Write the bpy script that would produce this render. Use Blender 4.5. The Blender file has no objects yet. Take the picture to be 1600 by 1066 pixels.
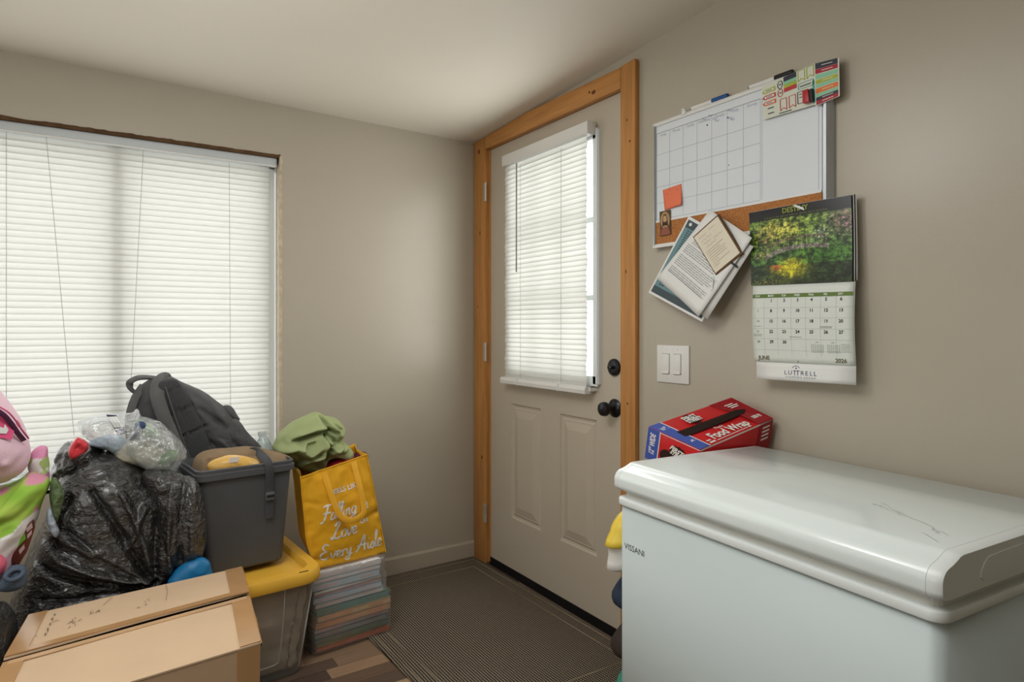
import bpy, bmesh, math, random
import numpy as np
from mathutils import Vector, Matrix, noise as mnoise

R = math.radians
scene = bpy.context.scene
COL = scene.collection
rnd = random.Random(7)

# ------------------------------------------------------------------ camera, sky, lights, exposure
cam_data = bpy.data.cameras.new('camera')
cam = bpy.data.objects.new('camera', cam_data)
COL.objects.link(cam)
cam.location = (-1.645, -2.841, 1.146)
cam.rotation_euler = (R(90), 0, -math.atan2(.5479, .8366))
cam_data.sensor_width = 36
cam_data.lens = 22.5
cam_data.shift_y = -0.0131
cam_data.clip_start = 0.02
scene.camera = cam

world = bpy.data.worlds.new('daylight')
scene.world = world
world.use_nodes = True
bg = world.node_tree.nodes['Background']
bg.inputs[0].default_value = (0.97, 0.985, 1.0, 1)
bg.inputs[1].default_value = 3.1

def area(name, loc, rot, sx, sy, power, col):
    l = bpy.data.lights.new(name, 'AREA')
    l.shape = 'RECTANGLE'; l.size = sx; l.size_y = sy; l.energy = power; l.color = col
    o = bpy.data.objects.new(name, l); COL.objects.link(o)
    o.location = loc; o.rotation_euler = rot
    return o
# ceiling globe, added fill lights out of view, extra light inside the two blinds
def globe(name, loc, rad, power, col):
    l = bpy.data.lights.new(name, 'POINT'); l.energy = power; l.color = col; l.shadow_soft_size = rad
    o = bpy.data.objects.new(name, l); COL.objects.link(o); o.location = loc
    return o
globe('ceiling_globe_lamp', (-1.45, -1.42, 1.88), .14, 9, (1, 1, 1))
area('overhead_fill', (-1.7, -1.9, 2.09), (0, 0, 0), 1.3, 1.3, 19, (1, 1, 1))  # added overhead fill to brighten the room, not a real fixture
globe('left_side_fill', (-2.9, -1.9, 1.15), .18, 15, (1, 1, 1))  # added fill from the left for ceiling and walls, no lamp known there
# added area lights just inside the blinds, boosting the daylight that comes through
area('window_fill', (-1.86, -.02, 1.22), (R(-90), 0, 0), 1.75, 1.25, 5, (1, 1, 1))
area('door_fill', (-.075, -.59, 1.41), (R(90), 0, R(90)), .6, .95, 5.5, (1, 1, 1))

vs = scene.view_settings
vs.view_transform = 'Standard'
vs.look = 'None'
vs.exposure = 0.0
vs.gamma = 1.0
vs.use_curve_mapping = False

# ------------------------------------------------------------------ helpers
def lin(c):
    c = c / 255.
    return c / 12.92 if c <= .04045 else ((c + .055) / 1.055) ** 2.4
def rgb(c):
    return (lin(c[0]), lin(c[1]), lin(c[2]), 1)

def mat(name, c, rough=.6, spec=.3, var=.06, vs=6, bump=0, bs=80, stretch=(1, 1, 1), metal=0, bstretch=None, bdist=.002, detail=4):
    m = bpy.data.materials.new(name); m.use_nodes = True
    nt = m.node_tree; n = nt.nodes; L = nt.links
    b = n['Principled BSDF']
    b.inputs['Roughness'].default_value = rough
    b.inputs['Specular IOR Level'].default_value = spec
    b.inputs['Metallic'].default_value = metal
    tc = n.new('ShaderNodeTexCoord')
    mp = n.new('ShaderNodeMapping'); mp.inputs['Scale'].default_value = stretch
    L.new(tc.outputs['Object'], mp.inputs['Vector'])
    nz = n.new('ShaderNodeTexNoise'); nz.inputs['Scale'].default_value = vs; nz.inputs['Detail'].default_value = detail
    L.new(mp.outputs['Vector'], nz.inputs['Vector'])
    mx = n.new('ShaderNodeMix'); mx.data_type = 'RGBA'
    base = rgb(c)
    mx.inputs[6].default_value = tuple(max(0, v * (1 - var * 2)) for v in base[:3]) + (1,)
    mx.inputs[7].default_value = tuple(min(1, v * (1 + var * 2)) for v in base[:3]) + (1,)
    L.new(nz.outputs['Fac'], mx.inputs[0])
    L.new(mx.outputs[2], b.inputs['Base Color'])
    if bump:
        mp2 = n.new('ShaderNodeMapping'); mp2.inputs['Scale'].default_value = bstretch or stretch
        L.new(tc.outputs['Object'], mp2.inputs['Vector'])
        n2 = n.new('ShaderNodeTexNoise'); n2.inputs['Scale'].default_value = bs; n2.inputs['Detail'].default_value = 3
        L.new(mp2.outputs['Vector'], n2.inputs['Vector'])
        bp = n.new('ShaderNodeBump'); bp.inputs['Strength'].default_value = bump; bp.inputs['Distance'].default_value = bdist
        L.new(n2.outputs['Fac'], bp.inputs['Height'])
        L.new(bp.outputs['Normal'], b.inputs['Normal'])
    return m

def clear_mat(name, tint, cloud=.15, rough=.12, gloss=.12, bump=.4, bs=30):
    """clear film: see-through, a little milky, with a sheen"""
    m = bpy.data.materials.new(name); m.use_nodes = True
    nt = m.node_tree; n = nt.nodes; L = nt.links
    out = n['Material Output']; n.remove(n['Principled BSDF'])
    tr = n.new('ShaderNodeBsdfTransparent'); tr.inputs[0].default_value = rgb(tint)
    df = n.new('ShaderNodeBsdfDiffuse'); df.inputs[0].default_value = (.8, .82, .82, 1)
    tl = n.new('ShaderNodeBsdfTranslucent'); tl.inputs[0].default_value = (.8, .82, .82, 1)
    gl = n.new('ShaderNodeBsdfGlossy'); gl.inputs['Roughness'].default_value = rough
    a = n.new('ShaderNodeMixShader'); a.inputs[0].default_value = .5
    L.new(df.outputs[0], a.inputs[1]); L.new(tl.outputs[0], a.inputs[2])
    m1 = n.new('ShaderNodeMixShader'); m1.inputs[0].default_value = cloud
    L.new(tr.outputs[0], m1.inputs[1]); L.new(a.outputs[0], m1.inputs[2])
    fr = n.new('ShaderNodeLayerWeight'); fr.inputs['Blend'].default_value = .5
    pw4 = n.new('ShaderNodeMath'); pw4.operation = 'POWER'; pw4.inputs[1].default_value = 4
    L.new(fr.outputs['Facing'], pw4.inputs[0])
    sc4 = n.new('ShaderNodeMath'); sc4.operation = 'MULTIPLY_ADD'; sc4.inputs[1].default_value = .55; sc4.inputs[2].default_value = gloss * .3
    L.new(pw4.outputs[0], sc4.inputs[0])
    m2 = n.new('ShaderNodeMixShader')
    L.new(sc4.outputs[0], m2.inputs[0]); L.new(m1.outputs[0], m2.inputs[1]); L.new(gl.outputs[0], m2.inputs[2])
    if bump:
        tc = n.new('ShaderNodeTexCoord')
        nz = n.new('ShaderNodeTexNoise'); nz.inputs['Scale'].default_value = bs; nz.inputs['Detail'].default_value = 4
        L.new(tc.outputs['Object'], nz.inputs['Vector'])
        bp = n.new('ShaderNodeBump'); bp.inputs['Strength'].default_value = bump; bp.inputs['Distance'].default_value = .01
        L.new(nz.outputs['Fac'], bp.inputs['Height'])
        for s in (gl, df, fr):
            L.new(bp.outputs['Normal'], s.inputs['Normal'])
    L.new(m2.outputs[0], out.inputs[0])
    return m

def attr_mat(name, rough=.35, spec=.4, attr='print'):
    m = bpy.data.materials.new(name); m.use_nodes = True
    nt = m.node_tree; n = nt.nodes
    a = n.new('ShaderNodeAttribute'); a.attribute_name = attr
    nt.links.new(a.outputs['Color'], n['Principled BSDF'].inputs['Base Color'])
    n['Principled BSDF'].inputs['Roughness'].default_value = rough
    n['Principled BSDF'].inputs['Specular IOR Level'].default_value = spec
    return m

def tag(o, label=None, cat=None, group=None, kind=None):
    if label: o['label'] = label
    if cat: o['category'] = cat
    if group: o['group'] = group
    if kind: o['kind'] = kind
    return o

def thing(name, label, cat, loc, group=None, rz=0):
    o = bpy.data.objects.new(name, None); COL.objects.link(o)
    o.empty_display_size = .05
    o.location = loc; o.rotation_euler = (0, 0, rz)
    return tag(o, label, cat, group)

def link(o, parent=None):
    COL.objects.link(o)
    if parent is not None:
        o.parent = parent
        if parent.type == 'EMPTY':
            o.matrix_parent_inverse = parent.matrix_basis.inverted()
    return o

def obj(name, verts, faces, m, parent=None, smooth=False, bevel=0, seg=2, local=None):
    me = bpy.data.meshes.new(name)
    me.from_pydata([tuple(v) for v in verts], [], faces)
    bm = bmesh.new(); bm.from_mesh(me)
    bmesh.ops.recalc_face_normals(bm, faces=bm.faces)
    if bevel:
        bmesh.ops.bevel(bm, geom=list(bm.edges), offset=bevel, segments=seg, profile=.5, affect='EDGES', clamp_overlap=True)
    if local is not None:
        bm.transform(local)
    bm.to_mesh(me); bm.free()
    if smooth or bevel:
        for p in me.polygons: p.use_smooth = True
        if bevel:
            try: me.set_sharp_from_angle(angle=R(40))
            except Exception: pass
    if m: me.materials.append(m)
    return link(bpy.data.objects.new(name, me), parent)

BOXF = [(0, 1, 3, 2), (4, 6, 7, 5), (0, 4, 5, 1), (2, 3, 7, 6), (0, 2, 6, 4), (1, 5, 7, 3)]
def boxv(lo, hi):
    return [(x, y, z) for x in (lo[0], hi[0]) for y in (lo[1], hi[1]) for z in (lo[2], hi[2])]
def box(name, lo, hi, m, parent=None, bevel=0, seg=2, local=None):
    return obj(name, boxv(lo, hi), BOXF, m, parent, bevel=bevel, seg=seg, local=local)
def boxes(name, lst, m, parent=None, local=None):
    v = []; f = []
    for lo, hi in lst:
        k = len(v); v += boxv(lo, hi); f += [tuple(i + k for i in q) for q in BOXF]
    return obj(name, v, f, m, parent, local=local)

def prism(name, poly, axis, a, b, m, parent=None, bevel=0, local=None, smooth=False):
    """extrude a 2D polygon along an axis: 'x' polygon is (y,z), 'y' is (x,z), 'z' is (x,y)"""
    def p3(p, t):
        return {'x': (t, p[0], p[1]), 'y': (p[0], t, p[1]), 'z': (p[0], p[1], t)}[axis]
    n = len(poly)
    v = [p3(p, a) for p in poly] + [p3(p, b) for p in poly]
    f = [tuple(range(n)), tuple(range(n, 2 * n))] + [(i, (i + 1) % n, n + (i + 1) % n, n + i) for i in range(n)]
    return obj(name, v, f, m, parent, bevel=bevel, local=local, smooth=smooth)

def rrect(x0, x1, y0, y1, r, k=6):
    out = []
    for cx, cy, a0 in ((x1 - r, y0 + r, -90), (x1 - r, y1 - r, 0), (x0 + r, y1 - r, 90), (x0 + r, y0 + r, 180)):
        for i in range(k + 1):
            a = R(a0 + 90 * i / k)
            out.append((cx + r * math.cos(a), cy + r * math.sin(a)))
    return out

def loft(name, loops, m, parent=None, cap0=True, cap1=True, smooth=True, local=None, sharp=45):
    n = len(loops[0]); v = []; f = []
    for lp in loops: v += [tuple(p) for p in lp]
    for j in range(len(loops) - 1):
        for i in range(n):
            f.append((j * n + i, j * n + (i + 1) % n, (j + 1) * n + (i + 1) % n, (j + 1) * n + i))
    if cap0: f.append(tuple(range(n))[::-1])
    if cap1: f.append(tuple(range((len(loops) - 1) * n, len(loops) * n)))
    o = obj(name, v, f, m, parent, smooth=smooth, local=local)
    if smooth:
        try: o.data.set_sharp_from_angle(angle=R(sharp))
        except Exception: pass
    return o

def catmull(P, n, closed=True):
    P = np.array(P, float); N = len(P)
    out = []
    segs = N if closed else N - 1
    for i in range(segs):
        if closed:
            p0, p1, p2, p3 = P[(i - 1) % N], P[i], P[(i + 1) % N], P[(i + 2) % N]
        else:
            p0, p1, p2, p3 = P[max(i - 1, 0)], P[i], P[i + 1], P[min(i + 2, N - 1)]
        for t in np.linspace(0, 1, 16, endpoint=False):
            out.append(.5 * ((2 * p1) + (-p0 + p2) * t + (2 * p0 - 5 * p1 + 4 * p2 - p3) * t * t + (-p0 + 3 * p1 - 3 * p2 + p3) * t ** 3))
    if not closed: out.append(P[-1])
    out = np.array(out)
    Q = np.vstack([out, out[:1]]) if closed else out
    d = np.concatenate([[0], np.cumsum(np.linalg.norm(np.diff(Q, axis=0), axis=1))])
    s = np.linspace(0, d[-1], n, endpoint=not closed)
    return np.stack([np.interp(s, d, Q[:, k]) for k in range(P.shape[1])], 1)

def tube(name, pts, r, m, parent=None, k=8, n=None, taper=None, local=None):
    P = catmull(pts, n, False) if n else np.array(pts, float)
    loops = []
    up = Vector((0, 0, 1))
    for i in range(len(P)):
        t = Vector(P[min(i + 1, len(P) - 1)] - P[max(i - 1, 0)]).normalized()
        a = t.cross(up)
        if a.length < .05: a = t.cross(Vector((1, 0, 0)))
        a.normalize(); b = a.cross(t)
        rr = r * (taper(i / (len(P) - 1)) if taper else 1)
        loops.append([tuple(Vector(P[i]) + a * rr * math.cos(2 * math.pi * j / k) + b * rr * math.sin(2 * math.pi * j / k)) for j in range(k)])
    return loft(name, loops, m, parent, local=local, sharp=60)

def ribbon(name, pts, width, thick, m, parent=None, n=40, wdir=None):
    """a strap: rectangular section swept along a smoothed path, flat side facing wdir"""
    P = catmull(pts, n, False)
    loops = []
    for i in range(len(P)):
        t = Vector(P[min(i + 1, len(P) - 1)] - P[max(i - 1, 0)]).normalized()
        f = Vector(wdir or (0, -1, 0)); f = (f - t * f.dot(t)).normalized()
        a = t.cross(f).normalized()
        w = width / 2
        c = Vector(P[i])
        loops.append([tuple(c + a * w * s + f * thick / 2 * q) for s, q in ((-1, -.6), (-.93, -1), (.93, -1), (1, -.6), (1, .6), (.93, 1), (-.93, 1), (-1, .6))])
    return loft(name, loops, m, parent, sharp=70)

def lathe(name, prof, origin, axis, m, parent=None, k=28):
    """prof: list of (r, t) along axis"""
    ax = Vector(axis).normalized()
    a = ax.orthogonal().normalized(); b = ax.cross(a)
    loops = []
    for r, t in prof:
        loops.append([tuple(Vector(origin) + ax * t + (a * math.cos(2 * math.pi * i / k) + b * math.sin(2 * math.pi * i / k)) * max(r, 1e-5)) for i in range(k)])
    return loft(name, loops, m, parent, sharp=35)

def segdist(P, line):
    line = np.array(line, float)
    d = np.full(len(P), 1e9)
    for a, b in zip(line[:-1], line[1:]):
        ab = b - a
        t = np.clip(((P - a) @ ab) / max(ab @ ab, 1e-12), 0, 1)
        d = np.minimum(d, np.linalg.norm(P - (a + t[:, None] * ab), axis=1))
    return d

def crumple(p, sc, octs=3, st=(1, 1, 1), ridge=True):
    v = 0; a = 1; tot = 0
    q = Vector((p[0] * st[0], p[1] * st[1], p[2] * st[2])) * sc
    for k in range(octs):
        nv = mnoise.noise(q)
        v += a * ((1 - 2.2 * abs(nv)) if ridge else nv)
        tot += a; a *= .5; q = q * 2.03 + Vector((3.1, 1.7, 5.2))
    return v / tot

def inflate(name, outline, y0, df, db, m, parent=None, n=120, rings=26, amp=0, sc=8, octs=3, st=(1, 1, 1), ridge=True,
            ridges=(), power=.5, q=2.2, center=None, lean=0, seed=0, spline=True, twist=0):
    """a soft closed body whose silhouette in a vertical plane is `outline`, bulging df to the front and db to the back"""
    o = catmull(outline, n) if spline else np.array(outline)
    n = len(o)
    c = np.array(center) if center is not None else o.mean(0)
    S = np.sin(np.linspace(0, 1, rings) * math.pi / 2)[1:]
    V = []; F = []
    def add(s, side):
        f = max(0, 1 - s ** q) ** power
        xz = c + s * (o - c)
        y = np.full(n, y0 - df * f if side < 0 else y0 + db * f)
        return np.stack([xz[:, 0], y, xz[:, 1]], 1)
    front = [add(s, -1) for s in S]
    back = [add(s, 1) for s in S[:-1]]
    V = np.vstack([np.array([[c[0], y0 - df, c[1]]])] + front + [np.array([[c[0], y0 + db, c[1]]])] + back)
    nf = 1 + n * len(front)
    sfac = np.concatenate([[0], np.repeat(S, n), [0], np.repeat(S[:-1], n)])
    sign = np.concatenate([-np.ones(nf), np.ones(len(V) - nf)])
    xz = V[:, [0, 2]].copy()
    for line, w, h in ridges:
        d = segdist(xz, line)
        g = h * np.exp(-(d / w) ** 2) * (1 - sfac ** 10)
        V[:nf, 1] -= g[:nf]
    if amp:
        off = Vector((seed * 3.7, seed * 1.3, seed * 2.1))
        for i in range(len(V)):
            v = crumple(Vector(V[i]) + off, sc, octs, st, ridge) * amp
            V[i, 1] += sign[i] * v * (1 - sfac[i] ** 6)
            dv = xz[i] - c; L = np.linalg.norm(dv)
            if L > 1e-6:
                V[i, 0] += dv[0] / L * v * .5 * sfac[i] ** 3
                V[i, 2] += dv[1] / L * v * .5 * sfac[i] ** 3
    V[:, 1] += lean * (V[:, 2] - c[1]) + twist * (V[:, 0] - c[0])
    for i in range(n):
        F.append((0, 1 + i, 1 + (i + 1) % n))
    for j in range(len(front) - 1):
        a = 1 + j * n; b = a + n
        for i in range(n): F.append((a + i, b + i, b + (i + 1) % n, a + (i + 1) % n))
    cb = nf; b0 = nf + 1
    for i in range(n): F.append((cb, b0 + (i + 1) % n, b0 + i))
    for j in range(len(back) - 1):
        a = b0 + j * n; b = a + n
        for i in range(n): F.append((a + i, a + (i + 1) % n, b + (i + 1) % n, b + i))
    a = b0 + (len(back) - 1) * n; b = 1 + (len(front) - 1) * n
    for i in range(n): F.append((a + i, a + (i + 1) % n, b + (i + 1) % n, b + i))
    return obj(name, V, F, m, parent, smooth=True)

def text_mesh(s, size=1, shear=0, bold=0, align='CENTER'):
    cu = bpy.data.curves.new('lettering', 'FONT'); cu.body = s; cu.size = size; cu.shear = shear; cu.offset = bold
    cu.align_x = align; cu.align_y = 'CENTER'; cu.resolution_u = 3
    t = bpy.data.objects.new('lettering', cu); COL.objects.link(t)
    dg = bpy.context.evaluated_depsgraph_get()
    me = bpy.data.meshes.new_from_object(t.evaluated_get(dg))
    V = [tuple(v.co) for v in me.vertices]; F = [tuple(p.vertices) for p in me.polygons]
    bpy.data.objects.remove(t); bpy.data.curves.remove(cu); bpy.data.meshes.remove(me)
    return V, F

class Print:
    """collects flat print (words, lines, patches) on a surface map (a, b) -> 3D point, as one mesh"""
    def __init__(s, mp): s.mp = mp; s.V = []; s.F = []
    def text(s, txt, a, b, size, sx=1, shear=0, bold=0, align='CENTER', rot=0):
        V, F = text_mesh(txt, size, shear, bold, align); k = len(s.V)
        cr, sr = math.cos(rot), math.sin(rot)
        for x, y, z in V:
            x *= sx
            s.V.append(s.mp(a + x * cr - y * sr, b + x * sr + y * cr))
        s.F += [tuple(i + k for i in f) for f in F]
        return s
    def poly(s, pts):
        k = len(s.V); s.V += [s.mp(*p) for p in pts]; s.F.append(tuple(range(k, k + len(pts)))); return s
    def rect(s, a0, b0, a1, b1): return s.poly([(a0, b0), (a1, b0), (a1, b1), (a0, b1)])
    def line(s, a0, b0, a1, b1, w):
        d = math.hypot(a1 - a0, b1 - b0) or 1; nx, ny = -(b1 - b0) / d * w / 2, (a1 - a0) / d * w / 2
        return s.poly([(a0 + nx, b0 + ny), (a1 + nx, b1 + ny), (a1 - nx, b1 - ny), (a0 - nx, b0 - ny)])
    def stroke(s, pts, w):
        P = catmull(pts, max(8, len(pts) * 6), False)
        for p, q in zip(P[:-1], P[1:]): s.line(p[0], p[1], q[0], q[1], w)
        return s
    def ring(s, a, b, r, w, n=20, ry=None):
        ry = ry or r
        for i in range(n):
            t0, t1 = 2 * math.pi * i / n, 2 * math.pi * (i + 1) / n
            s.poly([(a + r * math.cos(t0), b + ry * math.sin(t0)), (a + r * math.cos(t1), b + ry * math.sin(t1)),
                    (a + (r - w) * math.cos(t1), b + (ry - w) * math.sin(t1)), (a + (r - w) * math.cos(t0), b + (ry - w) * math.sin(t0))])
        return s
    def disc(s, a, b, r, ry=None, n=20):
        return s.poly([(a + r * math.cos(2 * math.pi * i / n), b + (ry or r) * math.sin(2 * math.pi * i / n)) for i in range(n)])
    def build(s, name, m, parent): 
        me = bpy.data.meshes.new(name); me.from_pydata(s.V, [], s.F); me.materials.append(m)
        o = link(bpy.data.objects.new(name, me), parent)
        if any(k in name for k in ('lettering', 'numbers', 'lines', 'marks', 'grid', 'scribble', 'small_print', 'wire_binding', 'handwriting', 'script', 'capitals', 'scuff')): o['kind'] = 'stuff'
        return o

def plane_map(O, A, B, off=(0, 0, 0)):
    O = Vector(O) + Vector(off); A = Vector(A); B = Vector(B)
    return lambda a, b: tuple(O + A * a + B * b)

def copies(o, offsets, parent):
    for d in offsets:
        c = o.copy(); COL.objects.link(c); c.location = (o.location[0] + d[0], o.location[1] + d[1], o.location[2] + d[2])

# ------------------------------------------------------------------ materials
M = {}
M['wall'] = mat('greige_wall_paint', (180, 172, 156), .30, .35, .02, 3, .10, 160, bdist=.0015)
M['ceiling'] = mat('cream_ceiling_paint', (220, 214, 200), .6, .3, .02, 2, .1, 120)
M['floor'] = mat('floor_base', (70, 58, 50), .6)
M['white_plastic'] = mat('white_plastic', (226, 226, 222), .35, .4, .02)
M['vinyl'] = mat('white_vinyl', (222, 228, 228), .4, .4, .02)
M['pine'] = mat('pine_trim', (190, 134, 74), .45, .35, .22, 5, .15, 60, stretch=(14, 14, .8))
M['pine_h'] = mat('pine_trim_across', (190, 134, 74), .45, .35, .22, 5, .15, 60, stretch=(14, .8, 14))
M['door'] = mat('taupe_door_paint', (190, 180, 163), .35, .4, .02, 4, .06, 90)
M['black_metal'] = mat('blackened_metal', (44, 46, 50), .28, .6, .1, metal=.7)
M['steel'] = mat('aged_steel', (205, 200, 190), .35, .5, .15, 30, metal=.6)
M['rubber'] = mat('black_rubber', (18, 17, 17), .7)
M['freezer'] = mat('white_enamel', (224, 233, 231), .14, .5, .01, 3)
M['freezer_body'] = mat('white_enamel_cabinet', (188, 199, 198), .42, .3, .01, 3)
M['freezer_plastic'] = mat('white_moulded_plastic', (222, 228, 226), .3, .45, .01)
M['ink'] = mat('grey_ink', (70, 72, 74), .5)
M['black_ink'] = mat('black_ink', (28, 27, 27), .5)
M['paper'] = mat('white_paper', (228, 229, 226), .6, .2, .02)
M['silver'] = mat('silver_aluminium', (185, 190, 192), .3, .5, .04, metal=.75)

# ------------------------------------------------------------------ the room
FZ = -0.02
def zc(x, y): return 2.087 - .0137 * x - .054 * y
WX0, WX1, WZ0, WZ1 = -2.75, -.972, .56, 1.876     # window opening
XL, YB = -3.3, -4.0
def struct(o): o['kind'] = 'structure'; return o
wl = boxes('wall_left', [((XL, 0, FZ - .1), (WX0, .14, 2.5)), ((WX1, 0, FZ - .1), (0, .14, 2.5)), ((WX0, 0, FZ - .1), (WX1, .14, WZ0)), ((WX0, 0, WZ1), (WX1, .14, 2.5))], M['wall'])
struct(wl)
DY0, DY1, DZ1 = -.118, -1.092, 2.032              # door opening
wr = boxes('wall_right', [((0, DY0, FZ - .1), (.14, .14, 2.6)), ((0, YB, FZ - .1), (.14, DY1, 2.6)), ((0, DY1, DZ1), (.14, DY0, 2.6))], M['wall'])
struct(wr)
struct(box('wall_back', (XL, YB - .12, FZ - .1), (.14, YB, 2.6), M['wall']))
struct(box('wall_far', (XL - .12, YB - .12, FZ - .1), (XL, .14, 2.6), M['wall']))
cv = []
for x, y in ((XL - .12, YB - .12), (.14, YB - .12), (.14, .14), (XL - .12, .14)): cv.append((x, y, zc(x, y)))
for x, y in ((XL - .12, YB - .12), (.14, YB - .12), (.14, .14), (XL - .12, .14)): cv.append((x, y, zc(x, y) + .1))
struct(obj('ceiling', cv, [(0, 1, 2, 3), (4, 5, 6, 7), (0, 1, 5, 4), (1, 2, 6, 5), (2, 3, 7, 6), (3, 0, 4, 7)], M['ceiling']))
fl = struct(box('floor', (XL - .12, YB - .12, FZ - .1), (.14, .14, FZ - .006), M['floor']))
tones = [(150, 122, 96), (116, 92, 74), (92, 75, 63), (132, 108, 86), (80, 66, 57), (165, 138, 110), (104, 84, 68)]
plank_m = [mat('wood_plank_%d' % i, c, .42, .35, .14, 6, .08, 80, stretch=(1.2, 18, 6)) for i, c in enumerate(tones)]
pw = .066; y = -.01; row = 0
while y > -1.75:
    x = -2.05 - rnd.random() * .35
    while x < -.02:
        Lp = .30 + rnd.random() * .3
        x1 = min(x + Lp, -.012)
        if x1 - x > .03:
            p = box('plank', (x + .0006, y - pw + .0006, FZ - .008), (x1 - .0006, y - .0006, FZ - rnd.random() * .0005), rnd.choice(plank_m), fl)
        x = x1 if x1 > x else 0
        if x1 >= -.0121: break
    y -= pw; row += 1
struct(prism('baseboard_left', [(0, FZ), (-.012, FZ), (-.012, .052), (-.008, .06), (0, .06)], 'x', XL, -.002, mat('baseboard_paint', (180, 169, 152), .4, .35, .02)))
struct(prism('baseboard_right', [(0, FZ), (-.012, FZ), (-.012, .052), (-.008, .06), (0, .06)], 'y', YB, -1.19, mat('baseboard_paint_right', (180, 169, 152), .4, .35, .02)))

# torn drywall edge round the window opening
raw = mat('raw_drywall_edge', (196, 182, 160), .9, .1, .2, 40, .5, 60)
rawdark = mat('exposed_brown_board', (92, 70, 50), .9, .1, .25, 30, .5, 40)
t1 = bpy.data.objects.new('trim_1', None); COL.objects.link(t1); struct(t1)
v = []; f = []
N = 60
for i in range(N + 1):
    z = WZ0 + (WZ1 + .004 - WZ0) * i / N
    w = .0075 + .0035 * mnoise.noise(Vector((z * 14, 1, 0))) + .002 * mnoise.noise(Vector((z * 60, 4, 0)))
    v += [(WX1 - .004, -.003, z), (WX1 + w, -.0035, z), (WX1 + w, .001, z), (WX1 - .004, .06, z)]
for i in range(N):
    for a, b in ((0, 1), (1, 2), (3, 0)): f.append((4 * i + a, 4 * i + b, 4 * i + 4 + b, 4 * i + 4 + a))
obj('torn_edge', v, f, raw, t1)
v = []; f = []
N = 120
for i in range(N + 1):
    x = WX0 + (WX1 - WX0) * i / N
    w = .010 + .005 * mnoise.noise(Vector((x * 9, 7, 0))) + .003 * mnoise.noise(Vector((x * 45, 4, 0)))
    v += [(x, -.002, WZ1 - .004), (x, -.0025, WZ1 + w), (x, .001, WZ1 + w), (x, .06, WZ1 - .004)]
for i in range(N):
    for a, b in ((0, 1), (1, 2), (3, 0)): f.append((4 * i + a, 4 * i + b, 4 * i + 4 + b, 4 * i + 4 + a))
obj('exposed_header_edge', v, f, rawdark, t1)

# window: two sliding sashes in a vinyl frame
glass = clear_mat('window_glass', (254, 254, 254), 0.0, .02, .2, 0)
w1 = bpy.data.objects.new('window_1', None); COL.objects.link(w1); struct(w1)
fy0, fy1 = .075, .125
boxes('frame', [((WX0, fy0 - .02, WZ0), (WX1, fy1, WZ0 + .04)), ((WX0, fy0 - .02, WZ1 - .04), (WX1, fy1, WZ1)), ((WX0, fy0 - .02, WZ0), (WX0 + .04, fy1, WZ1)), ((WX1 - .036, fy0 - .02, WZ0), (WX1 - .012, fy1, WZ1))], M['vinyl'], w1)
MX = [(-1.567, 1.422)][0][0]
for a, b in ((WX0 + .04, MX + .02), (MX - .02, WX1 - .036)):
    s = boxes('sash', [((a, .085, WZ0 + .04), (a + .035, .11, WZ1 - .04)), ((b - .035, .085, WZ0 + .04), (b, .11, WZ1 - .04)), ((a, .085, WZ0 + .04), (b, .11, WZ0 + .075)), ((a, .085, WZ1 - .075), (b, .11, WZ1 - .04))], M['vinyl'], w1)
    box('pane', (a + .03, .096, WZ0 + .07), (b - .03, .099, WZ1 - .07), glass, s)
box('sill', (WX0, -.0, WZ0 - .012), (WX1, .075, WZ0 + .002), M['vinyl'], w1)

box('meeting_stile', (MX - .024, .050, WZ0 + .04), (MX + .024, .11, WZ1 - .04), M['vinyl'], w1)
# door casing
t2 = bpy.data.objects.new('trim_2', None); COL.objects.link(t2); struct(t2)
def casing(name, poly, m):
    return prism(name, poly, 'x', -.022, .0, m, t2, bevel=.002)
casing('casing_board', [(-.006, FZ), (-.006, zc(0, -.006) - .002), (-.118, zc(0, -.118) - .002), (-.118, FZ)], M['pine'])
casing('casing_board', [(-1.090, FZ), (-1.090, 2.106), (-1.162, 2.112), (-1.166, 2.10), (-1.166, FZ)], M['pine'])
casing('casing_board', [(-.119, 2.028), (-.119, zc(0, -.119) - .002), (-.43, zc(0, -.43) - .003), (-.50, 2.110), (-1.089, 2.104), (-1.089, 2.026)], M['pine_h'])
boxes('door_stop', [((0, DY0, FZ), (.1, DY0 + .012 - .024, DZ1)), ((0, DY1, FZ), (.1, DY1 + .012, DZ1)), ((0, DY1, DZ1 - .004), (.1, DY0, DZ1))], M['pine'], t2)
knot = mat('pine_knot', (96, 54, 26), .5, .3, .3, 40)
kn = Print(lambda a, b: (-.0225, a, b))
for a, b, rx, rz in ((-.94, 2.058, .012, .008), (-.915, 2.066, .006, .005), (-.06, 2.03, .008, .012), (-1.128, .87, .004, .005), (-1.12, 1.35, .003, .008), (-1.14, 1.82, .005, .004), (-.09, .5, .006, .010), (-.07, 1.62, .005, .010), (-1.125, 1.9, .003, .006), (-.05, 1.25, .004, .006)):
    kn.disc(a, b, rx, rz, 14)
kn.build('knot', knot, t2)

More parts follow.
